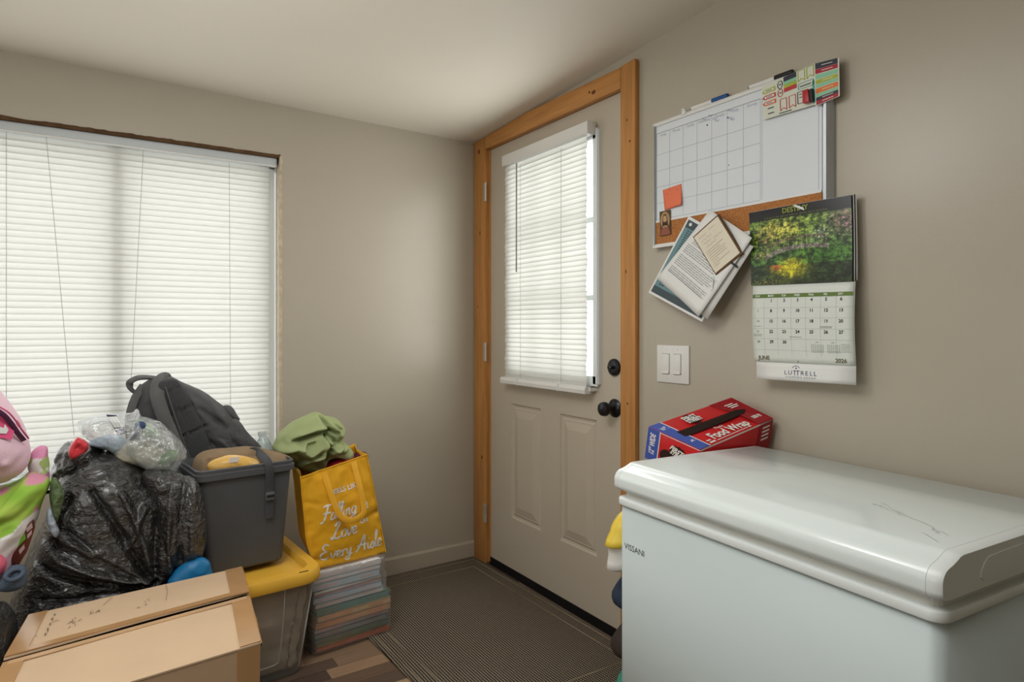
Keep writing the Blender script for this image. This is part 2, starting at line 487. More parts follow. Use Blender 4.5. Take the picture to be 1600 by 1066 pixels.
# ------------------------------------------------------------------ door
d1 = bpy.data.objects.new('door_1', None); COL.objects.link(d1); struct(d1)
SX = .006; SY0, SY1 = -.126, -1.086
LY0, LY1, LZ0, LZ1 = -.325, -.945, .925, 1.915   # glazed opening
gy0, gy1 = LY0 - .026, LY1 + .026
PAN = [(-.313, -.552, .250, .788), (-.689, -.926, .248, .783)]
def slab():
    # slab face with two recessed panel wells and the glazed opening
    ys = sorted({SY0, SY1, LY0, LY1, PAN[0][0], PAN[0][1], PAN[1][0], PAN[1][1]}, reverse=True)
    zs = sorted({.0085, 2.026, LZ0, LZ1, PAN[0][2], PAN[0][3], PAN[1][2], PAN[1][3]})
    v = []; f = []
    def quad(p):
        k = len(v); v.extend(p); f.append((k, k + 1, k + 2, k + 3))
    def inside(y, z):
        for a, b, c, d in PAN:
            if b < y < a and c < z < d: return True
        return LY1 < y < LY0 and LZ0 < z < LZ1
    for i in range(len(ys) - 1):
        for j in range(len(zs) - 1):
            if not inside((ys[i] + ys[i + 1]) / 2, (zs[j] + zs[j + 1]) / 2):
                quad([(SX, ys[i], zs[j]), (SX, ys[i + 1], zs[j]), (SX, ys[i + 1], zs[j + 1]), (SX, ys[i], zs[j + 1])])
                quad([(SX + .044, ys[i], zs[j]), (SX + .044, ys[i + 1], zs[j]), (SX + .044, ys[i + 1], zs[j + 1]), (SX + .044, ys[i], zs[j + 1])])
    for a, b in (((SY0, .0085), (SY1, .0085)), ((SY1, .0085), (SY1, 2.026)), ((SY1, 2.026), (SY0, 2.026)), ((SY0, 2.026), (SY0, .0085)),
                 ((LY0, LZ0), (LY1, LZ0)), ((LY1, LZ0), (LY1, LZ1)), ((LY1, LZ1), (LY0, LZ1)), ((LY0, LZ1), (LY0, LZ0))):
        quad([(SX, *a), (SX, *b), (SX + .044, *b), (SX + .044, *a)])
    return obj('door_slab', v, f, M['door'], d1)
slab()
for a, b, c, d in PAN:
    # moulded panel: groove, ridge and raised field
    loops = []
    for ins, dx in ((0, 0), (.005, .007), (.014, .009), (.022, .003), (.028, .003), (.058, -.0035), (.060, -.004)):
        loops.append([(SX + dx, a - ins, c + ins), (SX + dx, b + ins, c + ins), (SX + dx, b + ins, d - ins), (SX + dx, a - ins, d - ins)])
    loft('panel', loops, M['door'], d1, cap0=False, cap1=True, smooth=False)
# glazing frame, muntins, panes
lf = boxes('glazing_frame', [((-.008, LY0 - .026, LZ0), (SX + .046, LY0 + .008, LZ1)), ((-.008, LY1 - .008, LZ0), (SX + .046, LY1 + .026, LZ1)), ((-.008, LY1, LZ1 - .03), (SX + .046, LY0, LZ1 + .008)), ((-.008, LY1, LZ0 - .008), (SX + .046, LY0, LZ0 + .03)),
      ((-.012, LY1 - .004, LZ0 + .002), (-.006, LY1 + .006, LZ1)), ((-.012, LY0 - .006, LZ0 + .002), (-.006, LY0 + .004, LZ1))], M['vinyl'], d1)
gz0, gz1 = LZ0 + .03, LZ1 - .03
for i in (1, 2):
    yy = gy0 + (gy1 - gy0) * i / 3
    box('muntin', (.012, yy - .011, gz0), (.04, yy + .011, gz1), M['vinyl'], lf)
for i in (1, 2):
    zz = gz0 + (gz1 - gz0) * i / 3
    for j in range(3):
        ya, yb = gy0 + (gy1 - gy0) * j / 3, gy0 + (gy1 - gy0) * (j + 1) / 3
        box('muntin', (.013, yb + (.011 if j < 2 else 0), zz - .011), (.039, ya - (.011 if j > 0 else 0), zz + .011), M['vinyl'], lf)
for i in range(3):
    for j in range(3):
        ya, yb = gy0 + (gy1 - gy0) * j / 3, gy0 + (gy1 - gy0) * (j + 1) / 3
        za, zb = gz0 + (gz1 - gz0) * i / 3, gz0 + (gz1 - gz0) * (i + 1) / 3
        box('pane', (.024, yb, za), (.027, ya, zb), glass, lf)
box('door_sweep', (.002, SY1, FZ + .004), (.045, SY0, .0105), M['rubber'], d1)
box('threshold', (.0, DY1, FZ - .002), (.13, DY0, FZ + .006), M['rubber'], d1)
lathe('deadbolt', [(0, 0), (.031, 0), (.033, -.004), (.031, -.011), (.026, -.014), (.013, -.015), (0, -.015)], (SX, -1.031, .996), (1, 0, 0), M['black_metal'], d1)
box('deadbolt_thumbturn', (SX - .03, -1.031 - .012, .990), (SX - .013, -1.031 + .012, 1.002), M['black_metal'], d1, bevel=.003)
lathe('door_knob', [(0, 0), (.034, 0), (.035, -.005), (.030, -.011), (.014, -.016), (.012, -.032), (.018, -.038), (.026, -.048), (.0275, -.058), (.024, -.068), (.015, -.073), (0, -.074)], (SX, -1.033, .842), (1, 0, 0), M['black_metal'], d1)
for z in (1.817, 1.026, .228):
    h = boxes('hinge', [((-.0235, -.1185, z - .044), (-.0215, -.106, z + .044))], M['steel'], d1)
    tube('hinge_pin', [(-.020, -.123, z - .046), (-.020, -.123, z + .046)], .0055, M['steel'], h, k=10)

# ------------------------------------------------------------------ blinds
def slat_mat(name, col, trans):
    m = bpy.data.materials.new(name); m.use_nodes = True
    nt = m.node_tree; n = nt.nodes; L = nt.links
    p = n['Principled BSDF']; p.inputs['Base Color'].default_value = rgb(col); p.inputs['Roughness'].default_value = .4
    t = n.new('ShaderNodeBsdfTranslucent'); t.inputs[0].default_value = rgb(col)
    x = n.new('ShaderNodeMixShader'); x.inputs[0].default_value = trans
    L.new(p.outputs[0], x.inputs[1]); L.new(t.outputs[0], x.inputs[2]); L.new(x.outputs[0], n['Material Output'].inputs[0])
    return m
M['slat'] = slat_mat('translucent_white_slat', (238, 238, 234), .52)
M['slat_door'] = slat_mat('translucent_door_slat', (242, 242, 238), .62)
cordm = mat('white_cord', (176, 176, 170), .8)

def slat_section(h, depth, tilt, k=6, thick=.0009):
    """curved slat section in (depth, height), closed polygon"""
    up = []
    for i in range(k + 1):
        t = i / k - .5
        up.append((depth * (1 - 4 * t * t) + tilt * t, h * t))
    return up + [(a + thick, b) for a, b in reversed(up)]

# window blind: hangs in the opening, slats closed
wb = thing('window_blind', 'wide white slatted blind, closed, filling the big window behind the bags', 'blind', (-1.9, .03, WZ0))
BX0, BX1 = WX0 + .01, -1.012
prism('head_rail', [(.012, 1.838), (.046, 1.838), (.046, 1.872), (.012, 1.872), (.010, 1.868), (.010, 1.842)], 'x', BX0, -.985, mat('blind_rail', (196, 202, 204), .4, .4, .01), wb)
prism('head_rail_lip', [(.008, 1.834), (.014, 1.834), (.014, 1.840), (.008, 1.840)], 'x', BX0, -.985, M['white_plastic'], wb)
sec = slat_section(.0262, -.0026, .0045)
pitch = .0229
z0 = 1.824
s0 = prism('slat', [(.030 + a, z0 + b) for a, b in sec], 'x', BX0, BX1, M['slat'], wb)
nsl = int((z0 - WZ0 - .03) / pitch)
for i in range(1, nsl):
    c = s0.copy(); COL.objects.link(c); c.location.z = -i * pitch; c.location.x = (rnd.random() - .5) * .002
prism('bottom_rail', [(.02, WZ0 + .005), (.04, WZ0 + .005), (.04, WZ0 + .022), (.02, WZ0 + .022)], 'x', BX0, BX1, M['white_plastic'], wb)
for a, b in ([(-1.787, 1.850), (-1.703, 0.749)], [(-1.481, 1.834), (-1.522, 0.929)], [(-1.172, 1.831), (-1.167, 0.806)], [(-1.900, 1.850), (-1.900, 0.857)]):
    tube('cord', [(a[0], .022, a[1]), ((a[0] * .6 + b[0] * .4) , .0215, a[1] * .6 + b[1] * .4), (b[0], .022, b[1])], .0009, cordm, wb, k=5, n=8)
boxes('end_bracket', [((-.9835, .012, 1.852), (-.979, .046, 1.874))], M['black_ink'], wb)

# door blind: screwed onto the door above the glazing
db = thing('door_blind', 'small white slatted blind hanging over the door glass', 'blind', (-.03, -.56, .9))
Y0, Y1 = [(-0.320, 1.781), (-0.909, 1.676)][0][0], [(-0.320, 1.781), (-0.909, 1.676)][1][0]
HL, HR = [(-0.318, 1.949), (-0.933, 1.936)]
box('head_rail', (-.05, HR[0], HL[1] - .052), (-.012, HL[0], HL[1] - .004), M['white_plastic'], db, bevel=.002)
box('rail_end_cap', (-.052, HR[0] - .004, HL[1] - .054), (-.008, HR[0], HL[1] - .002), M['white_plastic'], db, bevel=.002)
zt, zb = HL[1] - .066, .918
sec = slat_section(.0262, -.0026, .0048)
pitch = .0209
rows = int((zt - zb) / pitch) + 1
s0 = prism('slat', [(-.030 + a, zt + b) for a, b in sec], 'y', Y1, Y0, M['slat_door'], db)
# some slats are bent: the right ends droop by a few millimetres
for i in range(1, rows):
    c = s0.copy(); COL.objects.link(c); c.location.z = -i * pitch
    c.location.y = (rnd.random() - .5) * .006 - (.004 if i in (22, 23, 24, 31, 32, 33, 34) else 0)
    c.location.x = (rnd.random() - .5) * .003
br = loft('bottom_rail', [[(x, yy, z) for x, z in ((-.05, .888), (-.018, .888), (-.016, .905), (-.022, .916), (-.046, .916), (-.052, .903))] for yy in (Y1 - .012, Y0 + .015)], M['white_plastic'], db, smooth=False)
for yy in (Y0 - .13, Y1 + .16):
    box('cord_clip', (-.054, yy - .006, .886), (-.030, yy + .006, .919), M['white_plastic'], br, bevel=.002)
    tube('cord', [(-.0345, yy, zt), (-.0345, yy, .915)], .0008, cordm, db, k=5)
wand = [(-0.450, 1.884), (-0.450, 1.396)]
tube('tilt_wand', [(-.055, wand[0][0], wand[0][1]), (-.056, wand[1][0], wand[1][1])], .0032, mat('clear_grey_wand', (150, 150, 146), .25, .5), db, k=6)
box('hold_down_bracket', (-.03, -.93, .898), (SX, -.917, .910), M['white_plastic'], db)

# ------------------------------------------------------------------ light switch
sw = thing('light_switch', 'white double rocker light switch plate beside the door casing', 'switch', (0, -1.328, 1.02))
box('plate', (-.006, -1.399, .958), (0, -1.256, 1.086), M['white_plastic'], sw, bevel=.003)
for u0, u1 in ((-1.283, -1.315), (-1.334, -1.366)):
    box('rocker_gap', (-.0066, u1 - .0012, .9885), (-.005, u0 + .0012, 1.0575), mat('switch_gap', (150, 148, 142), .6), sw)
    rk = box('rocker', (-.0095, u1, .99), (-.004, u0, 1.056), M['white_plastic'], sw, bevel=.0015)
    boxes('rocker_edge', [((-.0125, u1 + .001, .990), (-.008, u0 - .001, .995))], M['white_plastic'], rk)
for yy in (-1.3, -1.35):
    for z in (1.073, .972):
        lathe('screw', [(0, 0), (.003, 0), (.0025, -.0012), (0, -.0014)], (-.006, yy, z), (1, 0, 0), M['white_plastic'], sw, k=10)

# ------------------------------------------------------------------ whiteboard with cork strip
bd = thing('whiteboard', 'white dry-erase calendar board with a cork strip along its bottom edge', 'whiteboard', (-.012, -1.56, 1.42))
(bl, bt), (br_, _), (_, bb), (ir, _) = [(-1.257, 1.848), (-1.893, 1.494), (-1.266, 1.420), (-1.865, 1.511)]
board_m = mat('dry_erase_white', (222, 228, 233), .22, .5, .01)
cork_m = mat('cork', (176, 118, 70), .85, .15, .35, 220, .5, 300)
box('backing', (-.016, br_ + .012, bb + .004), (0, bl - .002, bt - .004), M['silver'], bd)
zk = [(-1.275, 1.513), (-1.859, 1.512)][0][1]
box('writing_panel', (-.0185, ir - .001, zk), (-.015, bl - .006, bt - .006), board_m, bd)
box('cork_strip', (-.0195, ir - .001, bb + .012), (-.015, bl - .006, zk - .006), cork_m, bd)
box('divider_strip', (-.021, ir, zk - .006), (-.015, bl - .006, zk), M['white_plastic'], bd)
prism('frame_top', [(-.024, bt - .010), (-.026, bt - .003), (-.022, bt + .003), (0, bt + .003), (0, bt - .010)], 'y', br_ + .014, bl, M['white_plastic'], bd)
prism('frame_bottom', [(-.026, bb), (-.024, bb + .012), (0, bb + .012), (0, bb)], 'y', ir - .010, bl, M['white_plastic'], bd)
side = [(-.0 , 0), (-.022, 0), (-.026, .003), (-.026, .006), (-.022, .009), (0, .009)]
prism('frame_side', [(x, bl - .001 - yy) for x, yy in side], 'z', bb + .006, bt - .004, M['silver'], bd)
prism('frame_side', [(0, br_), (-.010, br_), (-.020, br_ + .004), (-.026, br_ + .011), (-.026, br_ + .018), (-.019, br_ + .021), (0, br_ + .021)], 'z', bb - .01, bt, M['silver'], bd)
gp = Print(lambda a, b: (-.0188, a, b))
gl, gr = bl - .012, [(-1.678, 1.541), (-1.678, 1.541)][0][0]
gt, gb = bt - .035, zk + .004
for i in range(8):
    gp.line(gl + (gr - gl) * i / 7, gb, gl + (gr - gl) * i / 7, gt, .0011)
for j in range(6):
    zz = gt - (gt - .018 - gb) * j / 5 - (.018 if j else 0)
    gp.line(gl, zz, gr, zz, .0011)
gp.line(gr - .006, gb, gr - .006, gt, .0011); gp.line(ir + .008, gb, ir + .008, gt, .0011)
gp.line(gl, gt, gr, gt, .0011)
gp.build('ruled_grid', mat('pale_blue_rule', (150, 165, 178), .4), bd)
gp = Print(lambda a, b: (-.0189, a, b))
for i, wd in enumerate(('Sunday', 'Monday', 'Tuesday', 'Wednesday', 'Thursday', 'Friday', 'Saturday')):
    gp.text(wd, gl + (gr - gl) * (i + .5) / 7, gt - .009, .013, sx=-.8, shear=.25)
gp.build('weekday_lettering', mat('pale_ink', (168, 178, 190), .4), bd)
gp = Print(lambda a, b: (-.019, a, b))
for a, b in ((3.35, .03), (3.75, .035), (4.05, .02), (4.2, .012), (5.1, .006), (5.05, .03), (5.2, .0)):
    yy = gl + (gr - gl) * a / 7; z = gt - .035 + b
    gp.stroke([(yy, z), (yy - .006, z + .004), (yy - .010, z - .002), (yy - .017, z + .002)], .0012)
for a, b in ((3.7, .014), (5.05, .016)): gp.disc(gl + (gr - gl) * a / 7, gt - .04 + b, .003)
gp.disc(gl + (gr - gl) * 5.1 / 7, gt - .17, .002)
gp.build('marker_scribbles', mat('marker_ink', (74, 108, 150), .4), bd)

def on_board(x, pts): return pts
def bar(name, p, q, w, d, x, m, parent, bevel=.002):
    """a flat bar on the wall plane from p to q (y,z), w high, d deep"""
    p = Vector((0, *p)); q = Vector((0, *q)); a = (q - p); L = a.length; a.normalize(); up = Vector((-1, 0, 0)).cross(a)
    mt = Matrix(((-1, 0, 0, 0), (0, a.y, up.y, 0), (0, a.z, up.z, 0), (0, 0, 0, 1)))
    mt = Matrix.Translation((x, p.y, p.z)) @ Matrix(((-1, 0, 0, 0), (0, a.y, up.y, 0), (0, a.z, up.z, 0), (0, 0, 0, 1)))
    return box(name, (0, 0, -w / 2), (d, L, w / 2), m, parent, bevel=bevel, local=mt)

def marker(lbl, p, q, r, cap_m):
    """dry-erase pen lying on the top rail, cap towards r"""
    P0, P1, P2 = (Vector((-.016, *k)) for k in (p, q, r))
    t = thing('marker_pen', lbl, 'pen', (-.016, *p), 'pens on the board')
    ax = (P1 - P0)
    lathe('barrel', [(0, 0), (.0062, 0), (.0065, .002), (.0065, ax.length), (0, ax.length)], P0, ax, M['white_plastic'], t, k=14)
    lathe('plug', [(0, -.004), (.0042, -.004), (.0045, .001), (0, .001)], P0, ax, M['black_ink'], t, k=14)
    L = (P2 - P1).length
    lathe('cap', [(0, 0), (.0078, 0), (.0082, .003), (.0078, L - .003), (.006, L), (0, L)], P1 - ax.normalized() * .001, ax, cap_m, t, k=14)
blue_m = mat('blue_plastic', (32, 82, 140), .4); blk_m = mat('black_plastic', (34, 34, 36), .4)
a, b, c = [(-1.421, 1.860), (-1.505, 1.863), (-1.564, 1.864)]
marker('white dry-erase pen with a blue cap on the board top rail', (a[0], bt + .0095), (b[0], bt + .0095), (c[0], bt + .0095), blue_m)
a, b, c = [(-1.641, 1.861), (-1.726, 1.863), (-1.782, 1.864)]
marker('white dry-erase pen with a black cap on the board top rail', (a[0], bt + .0095), (b[0], bt + .0095), (c[0], bt + .0095), blk_m)
a, b = [(-1.389, 1.862), (-1.406, 1.861)]
t = thing('board_clip', 'little white plastic clip on the top rail of the board', 'clip', (-.02, a[0], bt))
box('clip_body', (-.03, b[0], bt - .004), (-.004, a[0], bt + .010), M['white_plastic'], t, bevel=.0015)
box('clip_tab', (-.032, b[0] + .002, bt + .006), (-.022, a[0] - .002, bt + .014), M['white_plastic'], t, bevel=.001)

# sheets of planner stickers clipped to the upper right corner
def quadmap(q, x):
    """unit square -> quad of (y,z) corners tl,tr,br,bl on plane x (or x per corner)"""
    xs = x if isinstance(x, (list, tuple)) else [x] * 4
    C = [Vector((xs[i], *q[i])) for i in range(4)]
    def f(a, b):
        top = C[0].lerp(C[1], a); bot = C[3].lerp(C[2], a)
        return tuple(bot.lerp(top, b))
    return f
def sheet(name, q, x, m, parent, n=1, curl=None, thick=.0008):
    f = quadmap(q, x); V = []; F = []
    for side in (0, 1):
        for i in range(n + 1):
            for j in range(n + 1):
                p = Vector(f(i / n, j / n))
                if curl: p.x += curl(i / n, j / n)
                if side: p.x += thick
                V.append(tuple(p))
    N = (n + 1) ** 2
    for i in range(n):
        for j in range(n):
            a = i * (n + 1) + j
            F.append((a, a + n + 1, a + n + 2, a + 1)); F.append((N + a, N + a + 1, N + a + n + 2, N + a + n + 1))
    rim = [i * (n + 1) for i in range(n + 1)] + [n * (n + 1) + j for j in range(1, n + 1)] + [i * (n + 1) + n for i in range(n - 1, -1, -1)] + [j for j in range(n - 1, 0, -1)]
    for k in range(len(rim)):
        a, b = rim[k], rim[(k + 1) % len(rim)]
        F.append((a, b, N + b, N + a))
    return obj(name, V, F, m, parent, smooth=n > 1)
stk = {k: mat('print_' + k, c, .4, .3, .01) for k, c in dict(mint=(140, 200, 165), lime=(170, 180, 60), red=(190, 60, 62), coral=(214, 96, 66), navy=(52, 56, 70), orange=(222, 122, 50), crimson=(168, 40, 56), pale=(214, 218, 202), teal=(90, 170, 155), white=(226, 224, 214), yellow=(216, 206, 90)).items()}
ss = thing('sticker_sheet', 'sheet of colourful planner stickers clipped over the upper right of the whiteboard', 'stickers', (-.03, -1.78, 1.8))
QA = [(-1.689, 1.842), (-1.851, 1.854), (-1.855, 1.743), (-1.695, 1.745)]
QB = [(-1.851, 1.852), (-1.919, 1.845), (-1.921, 1.745), (-1.855, 1.738)]
sheet('pale_sheet', QA, -.028, stk['pale'], ss)
sheet('striped_sheet', QB, -.030, stk['white'], ss)
mA = quadmap(QA, -.0286); mB = quadmap(QB, -.0306)
def pr(name, mp, m, fn):
    p = Print(mp); fn(p); return p.build(name, stk[m] if isinstance(m, str) else m, ss)
rows_b = [('navy', .93, .14), ('crimson', .80, .11), ('mint', .67, .11), ('lime', .55, .10), ('mint', .45, .08), ('orange', .335, .12), ('mint', .23, .07), ('navy', .145, .08), ('crimson', .06, .10)]
for m_, z, h in rows_b: pr('sticker_stripe', mB, m_, lambda p: p.rect(.04, z - h / 2, .95, z + h / 2))
mB2 = quadmap(QB, -.0309)
pr('stripe_lettering', mB2, 'white', lambda p: [p.rect(.3, z - .008, .75, z + .008) for z in (.93, .80, .55, .335, .145, .06)])
def arrow(p, b):
    p.poly([(0, b), (.05, b + .06), (.27, b + .06), (.27, b - .06), (.05, b - .06)])
for m_, b in (('lime', .80), ('red', .62), ('coral', .44)):
    pr('arrow_sticker', mA, m_, lambda p: arrow(p, b))
    pr('arrow_face', quadmap(QA, -.0288), 'white', lambda p: p.rect(.05, b - .03, .24, b + .03))
pr('ring_sticker', mA, 'navy', lambda p: p.ring(.36, .83, .055, .018, ry=.115))
pr('ring_sticker', mA, 'red', lambda p: p.ring(.36, .60, .055, .018, ry=.115))
for m_, b, h in (('navy', .93, .13), ('mint', .82, .10), ('lime', .73, .09), ('red', .63, .11)):
    pr('list_sticker', mA, m_, lambda p: p.rect(.43, b - h / 2, .67, b + h / 2))
def flag(p, a0, a1, b0, b1, w=.016):
    pts = [(a0, b0), (a0, b1), (a1, b1), (a1, b0), ((a0 + a1) / 2, b0 + .07), (a0, b0)]
    for u, v_ in zip(pts[:-1], pts[1:]): p.line(*u, *v_, w)
for m_, a0, a1, b0, b1 in (('lime', .70, .82, .70, .98), ('lime', .86, .98, .70, .98), ('red', .35, .47, .10, .42), ('red', .52, .64, .10, .42)):
    pr('flag_sticker', mA, m_, lambda p: flag(p, a0, a1, b0, b1))
pr('frame_sticker', mA, 'navy', lambda p: [p.line(*u, *v_, .016) for u, v_ in (((.68, .14), (.68, .44)), ((.68, .44), (.79, .44)), ((.79, .44), (.79, .14)), ((.79, .14), (.68, .14)))])
pr('banner_sticker', mA, 'teal', lambda p: [p.line(*u, *v_, .016) for u, v_ in (((.70, .50), (.70, .64)), ((.70, .64), (.97, .64)), ((.97, .64), (.97, .50)), ((.97, .50), (.70, .50)))])
pr('tab_sticker', mA, 'teal', lambda p: p.rect(.95, .04, 1.0, .6))
pr('sticker_lettering', quadmap(QA, -.0289), M['ink'], lambda p: [p.rect(*r_) for r_ in ((.10, .265, .22, .295), (.10, .115, .22, .145), (.32, -.0 + .03, .56, .055), (.08, .79, .20, .81), (.08, .61, .20, .63), (.08, .43, .20, .45), (.34, .815, .385, .845), (.34, .585, .385, .615), (.71, .36, .76, .38), (.71, .28, .76, .30), (.73, .55, .93, .575))])
kc = thing('magnet_clip', 'small red magnetic clip holding the sticker sheets', 'clip', (-.03, -1.82, 1.78))
q = [(-1.825, 1.786), (-1.841, 1.786), (-1.845, 1.750), (-1.826, 1.751)]
prism('clip_body', q, 'x', -.044, -.0312, mat('red_plastic', (178, 52, 56), .35), kc, bevel=.001)
q = [(-1.841, 1.784), (-1.850, 1.785), (-1.852, 1.752), (-1.845, 1.750)]
prism('clip_spring', q, 'x', -.040, -.0315, blk_m, kc)

# sticky note and portrait card
t = thing('sticky_note', 'orange sticky note on the lower left of the whiteboard', 'note', (-.02, -1.3, 1.5))
q = [(-1.297, 1.615), (-1.379, 1.621), (-1.387, 1.550), (-1.306, 1.544)]
o = sheet('note_paper', q, -.0196, mat('orange_paper', (236, 126, 92), .7), t, 8, lambda a, b: -.010 * max(0, (1 - b)) ** 2 * a)
p = Print(lambda a, b: (quadmap(q, -.0196)(a, b)[0] - .0004, *quadmap(q, -.0196)(a, b)[1:]))
for a, b in ((.2, .75), (.75, .8), (.35, .9), (.6, .6)): p.line(a, b, a + .05, b + .01, .03)
p.build('pencil_marks', M['ink'], t)
t = thing('portrait_card', 'small portrait card of a long-haired bearded person, left end of the cork', 'card', (-.02, -1.28, 1.47))
q = [(-1.285, 1.542), (-1.334, 1.543), (-1.337, 1.459), (-1.288, 1.457)]
sheet('card', q, -.0225, mat('dark_ochre_print', (92, 66, 40), .4, vs=200, var=.3), t)
def pc(name, c, x, fn):
    p = Print(quadmap(q, x)); fn(p); p.build(name, mat('card_' + name, c, .4), t)
pc('background_glow', (176, 146, 100), -.0229, lambda p: p.disc(.5, .62, .42, .34))
pc('robe_print', (146, 84, 66), -.0231, lambda p: p.poly([(.08, .03), (.2, .28), (.5, .36), (.82, .28), (.95, .03)]))
pc('hair_print', (58, 40, 28), -.0233, lambda p: p.poly([(.24, .34), (.28, .7), (.40, .86), (.60, .86), (.72, .7), (.78, .34), (.64, .40), (.36, .40)]))
pc('face_print', (196, 158, 122), -.0235, lambda p: p.disc(.5, .64, .17, .17))
pc('beard_print', (70, 46, 32), -.0237, lambda p: p.poly([(.36, .58), (.42, .46), (.5, .40), (.58, .46), (.65, .58), (.5, .54)]))

# ------------------------------------------------------------------ papers pinned to the cork
def page(name, lbl, cat, q, xs, m, thick, curl=None, n=6):
    t = thing(name, lbl, cat, (xs[0] if isinstance(xs, (list, tuple)) else xs, *q[3]))
    sheet('sheet', q, xs, m, t, n, curl, thick)
    return t
Qn = [(-1.420, 1.507)] + [(-1.632, 1.388)] + [(-1.501, 1.164)] + [(-1.254, 1.267)]
XN = [-.030, -.040, -.062, -.044]
def xo(d): return [x - d for x in XN]
nb = thing('notebook', 'teal spiral notebook in a white sleeve, lowest of the pinned papers', 'notebook', (-.03, *Qn[3]))
sheet('sleeve', Qn, XN, M['paper'], nb, 1, None, .006)
mn = quadmap(Qn, xo(.0004))
p = Print(mn); p.rect(.03, .03, .97, .97); p.build('cover', mat('teal_cover', (112, 146, 152), .5, var=.1, vs=20), nb)
mn2 = quadmap(Qn, xo(.0007))
p = Print(mn2); p.rect(.03, .88, .97, .97); p.rect(.03, .03, .97, .12); p.build('cover_band', mat('slate_band', (70, 84, 90), .5), nb)
p = Print(mn2)
for i in range(26):
    for a in (.10, .15): p.rect(a, .15 + i * .028, a + .035, .15 + i * .028 + .012)
p.build('wire_binding', mat('dark_wire', (50, 66, 78), .4), nb)
p = Print(mn2); p.disc(.10, .93, .025, .02); p.build('punch_hole', M['paper'], nb)

Q2 = [(-1.485, 1.473)] + [(-1.675, 1.381)] + [(-1.526, 1.172)] + [(-1.336, 1.283)]
q2 = page('paper_sheet', 'white paper sheet mostly hidden under the typed letter', 'paper', Q2, xo(.003), M['paper'], .0012, lambda a, b: -.003 * a * a)
Q3 = [(-1.510, 1.513)] + [(-1.675, 1.405)] + [(-1.502, 1.180)] + [(-1.303, 1.312)]
cu3 = lambda a, b: -.022 * max(0, a - .45) ** 2 - .004 * (1 - b) ** 2
l3 = page('typed_letter', 'white typed letter pinned at a slant over the teal notebook', 'paper', Q3, xo(.0065), M['paper'], .0008, cu3, 12)
base3 = quadmap(Q3, xo(.0071))
def m3(a, b):
    p = base3(a, b); return (p[0] + cu3(a, b), p[1], p[2])
p = Print(m3)
rr = random.Random(4)
p.rect(.12, .66, .30, .672)
for i in range(3): p.rect(.12, .628 - i * .02, .12 + .16 + rr.random() * .08, .634 - i * .02)
for i in range(17):
    z = .55 - i * .024
    if i in (5, 12): continue
    x = .07
    end = .90 - (rr.random() * .35 if i in (4, 11, 16) else rr.random() * .08)
    while x < end:
        w = .03 + rr.random() * .07; p.rect(x, z, min(x + w, end), z + .009); x += w + .012
p.line(.07, .18, .9, .18, .004)
p.build('typed_lines', mat('grey_print', (150, 152, 154), .6), l3)
p = Print(m3)
for i in range(5):
    p.stroke([(.80 + .03 * i, .42 - .02 * i), (.84 + .02 * i, .44 - .02 * i), (.86 + .02 * i, .40 - .02 * i), (.92, .43 - .03 * i)], .005)
p.build('handwriting', mat('pencil', (128, 134, 146), .6), l3)

Q4 = [(-1.562, 1.489), (-1.648, 1.362), (-1.554, 1.305), (-1.465, 1.432)]
pad = thing('notepad', 'cream receipt pad with brown edges pinned on top of the papers', 'notepad', (-.05, *Q4[3]))
Q4 = [Q4[3], Q4[0], Q4[1], Q4[2]]
sheet('backing_board', Q4, -.062, mat('brown_board', (104, 76, 50), .8), pad, 1, None, .009)
def inset(q, k):
    c = [sum(p[i] for p in q) / 4 for i in (0, 1)]
    return [(c[0] + (p[0] - c[0]) * k, c[1] + (p[1] - c[1]) * k) for p in q]
sheet('page_block', inset(Q4, .93), -.0645, mat('cream_paper', (222, 214, 194), .7), pad, 1, None, .003)
m4 = quadmap(inset(Q4, .93), -.0649)
p = Print(m4)
for i in range(8): p.rect(.10, .12 + i * .055, .30 + rr.random() * .55, .128 + i * .055)
for a, b, w in ((.12, .88, .3), (.55, .9, .25), (.15, .78, .4), (.15, .70, .3), (.55, .66, .35), (.2, .6, .4)):
    p.stroke([(a + w * k / 5, b + (.012 if k % 2 else -.012)) for k in range(6)], .006)
p.build('form_lines', mat('sepia_print', (150, 138, 120), .6), pad)
t = thing('binder_clip', 'tiny black clip sticking out below the receipt pad', 'clip', (-.046, *[(-1.608, 1.335), (-1.608, 1.335)][0]))
a, b = [(-1.609, 1.340), (-1.630, 1.325)]
bar('clip_tab', a, b, .006, .004, -.060, blk_m, t, .001)
bar('clip_grip', b, (b[0] - .003, b[1] - .003), .004, .005, -.0605, blk_m, t, .001)

# ------------------------------------------------------------------ wall calendar
wc = thing('wall_calendar', 'hanging wall calendar with a garden bridge picture, open at June', 'calendar', (-.03, -1.8, 1.0))
Qt = [(-1.649, 1.483), (-1.952, 1.483), (-1.959, 1.263), (-1.662, 1.268)]
Qg = [(-1.668, 1.267), (-1.963, 1.262), (-1.968, 1.049), (-1.676, 1.048)]
Qs = [(-1.683, 1.048), (-1.971, 1.050), (-1.973, 1.002), (-1.687, 0.999)]
ct = lambda a, b: -.008 * (1 - b) ** 2 - .004 * math.sin(a * 3.14) * b
cg = lambda a, b: -.010 * math.sin(b * math.pi) * .6 - .006 * (1 - b)
for k in range(4):
    q = [(y_ + (-.0022 * (k + 1) if i in (1, 2) else .0), z_ + .0008 * k) for i, (y_, z_) in enumerate(Qt)]
    sheet('back_page', q, -.024 - .0016 * (3 - k), blk_m if k % 2 == 0 else M['paper'], wc, 6, ct, .0006)
